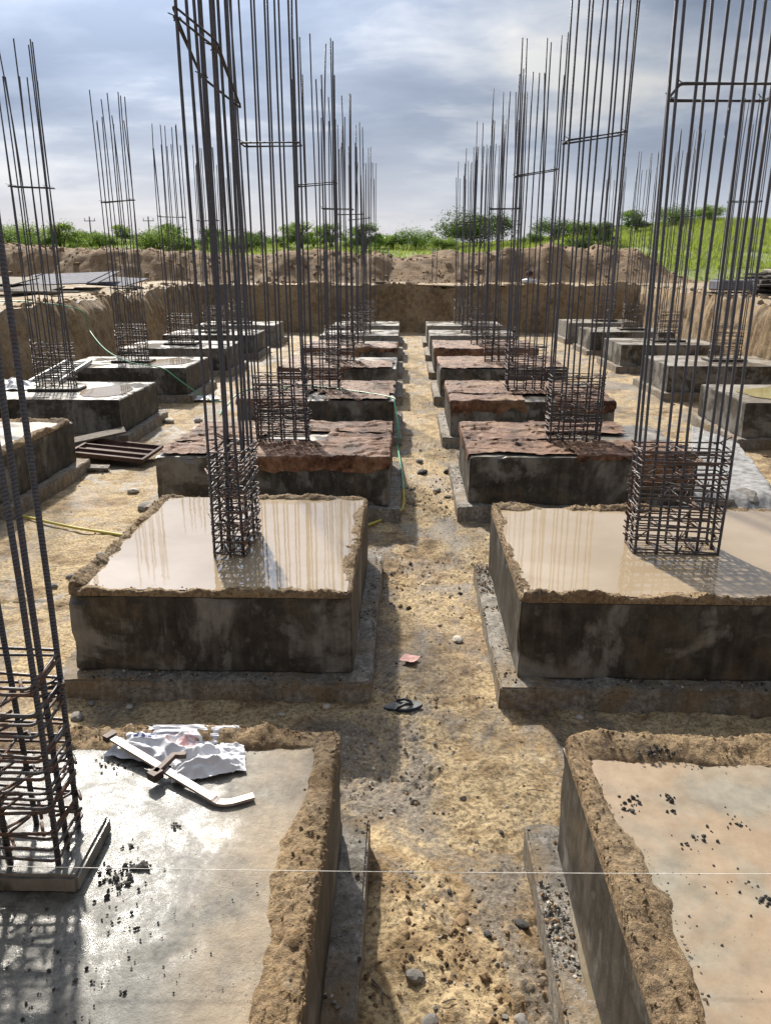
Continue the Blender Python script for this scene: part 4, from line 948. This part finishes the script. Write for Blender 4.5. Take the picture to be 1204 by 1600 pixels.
# shuttering clamp: flat bar with hooked end and a sliding arm
pa, pb, pc = [Vector((*at(*q, Z_TOP + .03), 0)) for q in ((174, 1160), (347, 1252), (396, 1238))]
e = empty('shuttering_clamp', (pa.x, pa.y, Z_TOP)); tag(e, 'long flat shuttering clamp with a hooked tip lying across the cement bag', 'clamp')
def strip(path, w, t, zf):
    mb = MB(); V = []; n_ = len(path)
    for i, p in enumerate(path):
        tg = (path[min(i + 1, n_ - 1)] - path[max(i - 1, 0)]).normalized(); nn = Vector((-tg.y, tg.x, 0)); ww = w(i / (n_ - 1)) if callable(w) else w
        for s1, s2 in ((1, 0), (1, 1), (-1, 1), (-1, 0)): V.append(p + nn * ww / 2 * s1 + Vector((0, 0, zf(i / (n_ - 1)) + t * s2)))
    Fc = [(0, 1, 2, 3), tuple((n_ - 1) * 4 + k for k in (3, 2, 1, 0))]
    for i in range(n_ - 1):
        for k in range(4): Fc.append((i * 4 + k, (i + 1) * 4 + k, (i + 1) * 4 + (k + 1) % 4, i * 4 + (k + 1) % 4))
    mb.add(V, Fc); return mb
path = [pa.lerp(pb, t) - pa for t in np.linspace(0, .93, 10)]
for t in np.linspace(.1, 1, 7):
    q = (pa.lerp(pb, .93)) * (1 - t) ** 2 + pb * 2 * t * (1 - t) + (pb.lerp(pc, .45)) * t * t; path.append(q - pa)
path += [pb.lerp(pc, t) - pa for t in (.7, 1.0)]
zf = lambda t: .052 - .046 * min(1, t / .6)
strip(path, .034, .012, zf).build('clamp_bar', M['clampmetal'], e, False)
q0, q1, q2 = [Vector((*at(*q, Z_TOP + .045), 0)) - pa for q in ((243, 1211), (272, 1183), (291, 1182))]
arm_ = strip([q0, q0.lerp(q1, .5), q1, q1.lerp(q2, .5), q2], .024, .022, lambda t: .042).build('sliding_arm', M['clamprust'], e, False)
mb = MB(); dr = (pb - pa).normalized(); mb.box((q0.x, q0.y, .046), (.045, .05, .036), Matrix.Rotation(math.atan2(dr.y, dr.x), 3, 'Z')); mb.build('slide_collar', M['clamprust'], arm_, False)
mb = MB(); mb.box((-.005, .004, .058), (.035, .052, .028), Matrix.Rotation(math.atan2(dr.y, dr.x), 3, 'Z')); mb.build('fixed_jaw', M['clamprust'], e, False)

# builder's string stretched over the nearest slabs
mb = MB(); a_, b_ = at(-250, 1349, 1.02), at(1460, 1366, 1.02)
mb.tube([(a_[0] + (b_[0] - a_[0]) * t, a_[1] + (b_[1] - a_[1]) * t, 1.02 - .012 * math.sin(math.pi * t)) for t in np.linspace(0, 1, 14)], .0011, 5)
o = mb.build('string_line', M['string']); tag(o, 'thin white builders string stretched across the nearest footings', 'string')

# ---- hose
def smooth_path(P, n_=10):
    P = [Vector(p) for p in P]; out = []
    for i in range(len(P) - 1):
        p0, p1, p2, p3 = P[max(i - 1, 0)], P[i], P[i + 1], P[min(i + 2, len(P) - 1)]
        for k in range(n_):
            t = k / n_; out.append(.5 * ((2 * p1) + (p2 - p0) * t + (2 * p0 - 5 * p1 + 4 * p2 - p3) * t * t + (3 * p1 - p0 - 3 * p2 + p3) * t ** 3))
    out.append(P[-1]); return out
def A(px, py, z): return (*at(px, py, z), z)
e = empty('water_hose', A(625, 700, .1)); tag(e, 'long curing hose, green over the left footings and yellow on the ground', 'hose'); off = Vector(e.location)
ft = FOOT['L', 4]
P = [(XL(16) - 2.6, 17.5, 2.06), (XL(17) - 1.2, 17.0, 2.05), (XL(18.5) - .3, 18.0, 2.04), A(124, 484, 1.80), A(140, 516, 1.25), A(165, 546, .98), A(200, 565, .86), A(232, 571, .80), A(256, 576, .795), A(274, 589, .62), A(293, 603, .42), A(315, 618, .17), A(334, 627, .09), A(352, 628, .12),
     (-3.0, 12.35, .55), (-2.72, 12.75, .86), (-2.1, 13.3, .84), A(470, 602, .83), A(545, 610, .83), A(610, 621, .82), (ft[1] + .02, 12.33, .74), (ft[1] + .10, 11.9, .30), A(620, 690, .10), A(627, 735, .24), A(630, 765, .25)]
mb = MB(); mb.tube([Vector(p) - off for p in smooth_path(P)], .013, 7); mb.build('green_section', M['hose_green'], e)
P = [A(630, 765, .25), A(630, 788, .13), A(622, 800, .09), A(583, 817, .08), (-.9, 7.75, .09), (-1.6, 7.5, .08), (-2.4, 7.45, .09), A(200, 838, .08), A(120, 825, .08), A(60, 812, .08), A(0, 797, .08), A(-60, 780, .08)]
mb = MB(); mb.tube([Vector(p) - off for p in smooth_path(P)], .016, 7); mb.build('yellow_section', M['hose_yellow'], e)

# ---- steel form panel lying in the left aisle
x, y = at(182, 698, .24)
e = empty('steel_formwork', (x, y, .16)); e.rotation_euler = (R(3), R(4), R(-6)); tag(e, 'rusty steel formwork panel lying between the outer left footings', 'form panel')
mb = MB(); mb.box((0, 0, 0), (1.12, .76, .012)); mb.build('face_sheet', M['formsteel'], e, False)
for yy in (-.36, .36): mb = MB(); mb.box((0, yy, .032), (1.16, .04, .05)); mb.build('rail', M['formsteel'], e, False)
for xx in (-.56, .56): mb = MB(); mb.box((xx, 0, .031), (.04, .68, .048)); mb.build('rail', M['formsteel'], e, False)
for yy in (-.12, .12): mb = MB(); mb.box((0, yy, .026), (1.08, .03, .04)); mb.build('rib', M['formsteel'], e, False)
e = empty('plank', (x - .55, y + .35, .30)); e.rotation_euler = (R(8), R(-8), R(25)); tag(e, 'grey weathered board under the far corner of the rusty form panel', 'plank'); mb = MB(); mb.box((0, 0, 0), (1.1, .24, .03)); mb.build('board', M['plank'], e, False)
e = empty('plank', (x - .35, y - .75, .12)); e.rotation_euler = (R(2), R(4), R(12)); tag(e, 'grey weathered board in front of the rusty form panel', 'plank'); mb = MB(); mb.box((0, 0, 0), (.95, .18, .03)); mb.build('board', M['plank'], e, False)

# ---- ladder bridging two outer left footings
a_, b_ = Vector((-6.55, 14.0, .83)), Vector((-7.15, 17.0, .83)); dv = (b_ - a_)
e = empty('ladder', a_); e.rotation_euler = (0, 0, math.atan2(dv.y, dv.x)); tag(e, 'grey metal ladder laid flat between two outer left footings', 'ladder'); L_ = dv.length
for s_ in (-.26, .26): mb = MB(); mb.box((L_ / 2, s_, 0), (L_, .045, .07)); mb.build('rail', M['alu'], e, False)
for k in range(9): mb = MB(); mb.tube([(.18 + k * (L_ - .36) / 8, -.25, .0), (.18 + k * (L_ - .36) / 8, .25, .0)], .018, 7); mb.build('rung', M['alu'], e)
o = link('plastic_sheet', crumple('plastic_sheet', 1.0, .8, .16, 21, None), M['sheet'], None, (-7.1, 13.6, Z_TOP + .01), (0, 0, .2)); tag(o, 'white plastic sheet heaped left of the first outer left cage', 'plastic sheet')
x, y = at(322, 622, .1); o = link('plastic_sheet', crumple('plastic_sheet', .55, .45, .05, 25, None), M['sheet'], None, (x, y, .10), (0, 0, .4)); tag(o, 'white plastic scrap in the left aisle under the green hose', 'plastic sheet')

# ---- sheets and boards piled on the left crest
def board(name, c, size, rz, m_, label, cat, group=None, rx=0, ry=0):
    e = empty(name, c); e.rotation_euler = (rx, ry, rz); tag(e, label, cat, group)
    me = bevel_box('panel', size, min(size) * .15, 1); return link('panel', me, m_, e)
def crossbar(e, size, m_, xs_):
    for xx in xs_: mb = MB(); mb.box((xx, 0, size[2] / 2 + .015), (.06, size[1] * .96, .03)); mb.build('batten', m_, e, False)
e = board('form_sheet', (-11.6, 27.2, 2.34), (3.0, 2.6, .035), .05, M['ply'], 'large slate grey form sheet sloping on the left crest', 'form sheet', None, R(7), R(-2)); crossbar(e, (3.0, 2.6, .035), M['ply'], (-1.2, 1.2))
e = board('form_sheet', (-13.3, 25.6, 2.32), (2.4, 1.6, .04), -.08, M['ply_pale'], 'pale form sheet on top of the boards at the left crest', 'form sheet', None, R(6), R(1)); crossbar(e, (2.4, 1.6, .04), M['ply_pale'], (-.9,))
board('form_sheet', (-12.6, 24.9, 2.16), (3.3, 1.5, .04), .04, M['plank_dark'], 'dark form sheet under the pale one at the left crest', 'form sheet', None, R(4), R(3))
board('form_sheet', (-10.2, 28.3, 2.22), (1.6, 1.4, .04), -.3, M['ply'], 'small grey form sheet nearest the pit corner on the left crest', 'form sheet', None, R(9), R(2))
board('plank', (-12.2, 24.0, 2.06), (3.2, .3, .05), .03, M['plank'], 'long grey plank at the foot of the left crest pile', 'plank', None, 0, R(1))
board('plank', (-10.6, 23.4, 2.05), (2.1, .25, .05), -.12, M['plank'], 'shorter grey plank nearest the pit edge on the left crest', 'plank')
board('plank', (-10.0, 26.4, 2.06), (1.9, .22, .05), .0, M['plank'], 'pale plank right of the slate grey form sheet', 'plank')
for k, (x, y, s_, lb) in enumerate(((-14.4, 27.4, .30, 'grey rock left of the crest pile'), (-13.6, 28.0, .26, 'grey rock behind the pale form sheet'), (-12.9, 28.2, .34, 'large grey rock behind the crest pile'), (-9.4, 27.6, .22, 'grey rock right of the small form sheet'))):
    o = link('rock', RK[k].copy(), M['stone'], None, (x, y, 2.05), (0, 0, k)); o.scale = (s_, s_, s_ * .8); tag(o, lb, 'rock')
# ---- stacked planks on the right crest
for lv in range(9):
    for q in range(3):
        m_ = M['plank_dark'] if (lv + q) % 3 else M['plank']
        board('plank', (10.55 + random.uniform(-.22, .22), 21.1 + q * .42 + random.uniform(-.05, .05), 2.05 + lv * .072 + .004 * q), (2.7 + random.uniform(-.5, .3), .36, .05), random.uniform(-.05, .05), m_, f'weathered plank in the {["front", "middle", "back"][q]} of the right crest stack, {ORD[lv]} layer up', 'plank', 'planks stacked on the right crest', 0, random.uniform(-.02, .02))
e = board('form_sheet', (10.75, 21.5, 2.76), (2.6, 1.3, .05), .06, M['ply_pale'], 'pale framed sheet lying on top of the right plank stack', 'form sheet', None, R(2), R(-5)); crossbar(e, (2.6, 1.3, .05), M['plank'], (-1.1, -.3, .5, 1.2))
e = board('form_sheet', (9.75, 24.6, 2.22), (1.25, .9, .30), .0, M['ply'], 'grey steel form box beside the right plank stack', 'form box'); crossbar(e, (1.25, .9, .30), M['ply'], (-.5, .5))
board('plank', (9.7, 24.3, 2.02), (1.7, .3, .05), .05, M['plank_dark'], 'dark plank under the grey form box', 'plank')
board('form_sheet', (10.9, 25.2, 2.30), (.9, .06, .55), .1, M['ply_pale'], 'pale sheet standing between the form box and the plank stack', 'form sheet', None, R(-15))
# ---- odds and ends on the far edge
for px, lb in ((603, 'left pair of thin steel rods stuck in the far edge'), (677, 'right pair of thin steel rods stuck in the far edge')):
    x = (px - 638) / 1220 * 33.8 ; e = empty('steel_rods', (x, 34.6, 1.9)); tag(e, lb, 'steel rods', 'steel rods on the far edge')
    for s_ in (-.08, .1): mb = MB(); mb.tube([(s_, 0, 0), (s_ * 1.1, 0, 1.5)], .016, 6); mb.build('rod', M['bar'], e)
x = (823 - 638) / 1220 * 33.5
e = empty('cloth_bundle', (x, 34.5, 1.95)); tag(e, 'dark red cloth on a white sack at the far pit edge', 'bundle')
o = link('sack', RK[1].copy(), M['sheet'], e, (0, 0, .14)); o.scale = (.28, .22, .22)
o = link('cloth', RK[2].copy(), M['red_cloth'], e, (0, 0, .46)); o.scale = (.17, .15, .26)
e = board('plank', (-1.2, 35.3, 2.0), (.5, .2, .10), .1, M['plank_dark'], 'short dark offcut on the far pit edge', 'plank')
e = board('plank', (-9.3 + 4.4, 34.9, 2.04), (1.3, .12, .05), .02, M['plank_dark'], 'thin dark plank on the far pit edge at the left', 'plank')
# ================================================================== BUSHES AND FAR THINGS
def bush_parts(seed, w, h, nl, leafsz, clumps, feather=.5):
    rs_ = np.random.RandomState(seed); mb = MB(); tips = []
    for k in range(6):
        a = rs_.uniform(0, 6.28); r_ = w * .5 * rs_.uniform(.25, .8); top = (r_ * math.cos(a), r_ * math.sin(a), h * rs_.uniform(.55, .95))
        mb.tube([(0.04 * math.cos(a), .04 * math.sin(a), -.3), (top[0] * .35, top[1] * .35, top[2] * .5), top], [.05, .035, .012], 5)
        for q in range(3):
            b = rs_.uniform(0, 6.28); t2 = (top[0] + w * .16 * math.cos(b), top[1] + w * .16 * math.sin(b), top[2] + h * rs_.uniform(-.15, .12)); mb.tube([(top[0] * .6, top[1] * .6, top[2] * .7), t2], [.02, .007], 4)
    stem = mb.mesh('stem'); stem.materials.append(M['bark'])
    C = []
    for k in range(clumps):
        a = rs_.uniform(0, 6.28); r_ = w * .5 * math.sqrt(rs_.rand()) * .86; zc = h * (.28 + .62 * rs_.rand() * (1 - (r_ / (w * .5)) ** 2 * .6)); C.append((r_ * math.cos(a), r_ * math.sin(a), zc, rs_.uniform(.10, .22) * w))
    C = np.array(C); idx = rs_.randint(0, clumps, nl); q = rs_.normal(0, 1, (nl, 3)); q /= np.linalg.norm(q, axis=1)[:, None]; q *= (rs_.rand(nl) ** .45)[:, None]
    P = C[idx, :3] + q * C[idx, 3][:, None] * np.array([1, 1, .62])
    sp = int(nl * .06); P[:sp] += q[:sp] * C[idx[:sp], 3][:, None] * rs_.uniform(.3, .9, (sp, 1))
    P[:, 2] = np.maximum(P[:, 2], .02)
    d1 = rs_.normal(0, 1, (nl, 3)); d1[:, 2] = d1[:, 2] * .6 + .25; d1 /= np.linalg.norm(d1, axis=1)[:, None]; d2 = np.cross(d1, rs_.normal(0, 1, (nl, 3))); d2 /= np.linalg.norm(d2, axis=1)[:, None]
    L_ = leafsz * rs_.uniform(.6, 1.5, nl)[:, None]
    V = np.stack([P - d1 * L_, P + d2 * L_ * .28, P + d1 * L_, P - d2 * L_ * .28], 1).reshape(-1, 3)
    return stem, mesh('foliage', V, np.arange(4 * nl).reshape(-1, 4), False)
BV = [bush_parts(11, 3.0, 1.5, 5200, .075, 26), bush_parts(12, 4.2, 1.7, 6500, .075, 34), bush_parts(13, 3.2, 2.1, 6000, .075, 26), bush_parts(14, 5.6, 3.0, 11000, .085, 42)]
BM = {}
def bush(x, y, kind, tone, sc, label, group):
    z = float(hill_z(np.array(x), np.array(y))); e = empty('thorn_bush', (x, y, z - .05), random.uniform(0, 6.28)); e.scale = (sc, sc, sc); tag(e, label, 'bush', group)
    key = (kind, tone)
    if key not in BM:
        f = BV[kind][1].copy(); f.materials.append(M[tone]); BM[key] = f
    link('stem', BV[kind][0], None, e); link('foliage', BM[key], None, e)
def bx(px, y): return (px - 638) / 1220 * (y * .952)
bush(bx(742, 66), 66, 3, 'leaf_dark', 1.12, 'large dark green thorn bush behind the mound right of the path axis', None)
bush(bx(650, 64), 64, 1, 'leaf_mid', .9, 'rounded pale green bush left of the large dark thorn bush', None)
bush(bx(692, 62), 62, 0, 'leaf_pale', .75, 'small light green bush against the large dark thorn bush', None)
bush(bx(612, 64), 64, 0, 'leaf_pale', .8, 'small light bush at the end of the left hedge line', None)
for k, (px, y, kd, tn, sc) in enumerate(((864, 70, 1, 'leaf_dark', .95), (905, 68, 0, 'leaf_mid', .9), (828, 66, 0, 'leaf_mid', .7), (930, 56, 2, 'leaf_dark', .85), (895, 51, 0, 'leaf_dark', .9), (985, 66, 2, 'leaf_mid', .9), (1040, 68, 1, 'leaf_mid', .9), (1095, 70, 0, 'leaf_pale', .9))):
    bush(bx(px, y), y, kd, tn, sc, ['dark bush at the left end of the grassy hill', 'green bush beside the dark one on the left hill end', 'small bush at the foot of the hill crest left end', 'upright dark bush low on the grassy hill', 'low dark bush at the edge of the mound and hill', 'mid green bush on the hill crest behind the right cages', 'wide green bush on the hill crest', 'pale bush on the hill crest towards the right'][k], 'bushes on the grassy hill')
k = 0
for px in np.arange(-25, 615, 27):
    y = 60 + 9 * random.random(); kd = random.choice([0, 1, 0, 2]); tn = random.choice(['leaf_mid', 'leaf_pale', 'leaf_pale', 'leaf_mid', 'leaf_dark'])
    bush(bx(px + random.uniform(-10, 10), y), y, kd, tn, random.uniform(.55, 1.1), f'feathery green thorn bush above the left mound, {ORD[k]} from the left', 'thorn bushes above the left mound'); k += 1
# a sprawling bare thorn branch and two power poles far off
e = empty('thorn_shrub', (bx(140, 60), 60, 3.9)); tag(e, 'arching bare thorn branches above the left mound', 'shrub')
for a, L_, hh in ((2.7, 1.4, .9), (2.9, 1.0, 1.15), (.5, .9, .8), (.25, 1.2, .75), (2.2, .6, 1.0)):
    mb = MB(); mb.tube([(L_ * t * math.cos(a), .3 * t * math.sin(a), hh * math.sin(math.pi * min(t * .72, 1)) * 1.1) for t in np.linspace(0, 1, 9)], [.028 * (1 - .6 * t) for t in np.linspace(0, 1, 9)], 5); mb.build('branch', M['leaf_mid'], e)
for px, lb in ((142, 'far power pole with raised insulator arms above the left mound'), (234, 'far power pole with one cross arm left of the near cages')):
    y = 120; e = empty('power_pole', (bx(px, y), y, 1.8)); tag(e, lb, 'power pole')
    top = 7.3; mb = MB(); mb.tube([(0, 0, 0), (0, 0, top)], [.13, .09], 7); mb.build('pole', M['concpost'], e)
    mb = MB(); mb.box((0, 0, top - .6), (1.6, .09, .1)); mb.build('crossarm', M['concpost'], e, False)
    for s_ in (-.72, 0, .72): mb = MB(); mb.tube([(s_, 0, top - .55), (s_, 0, top - .2)], .05, 6); mb.build('insulator', M['concpost'], e)
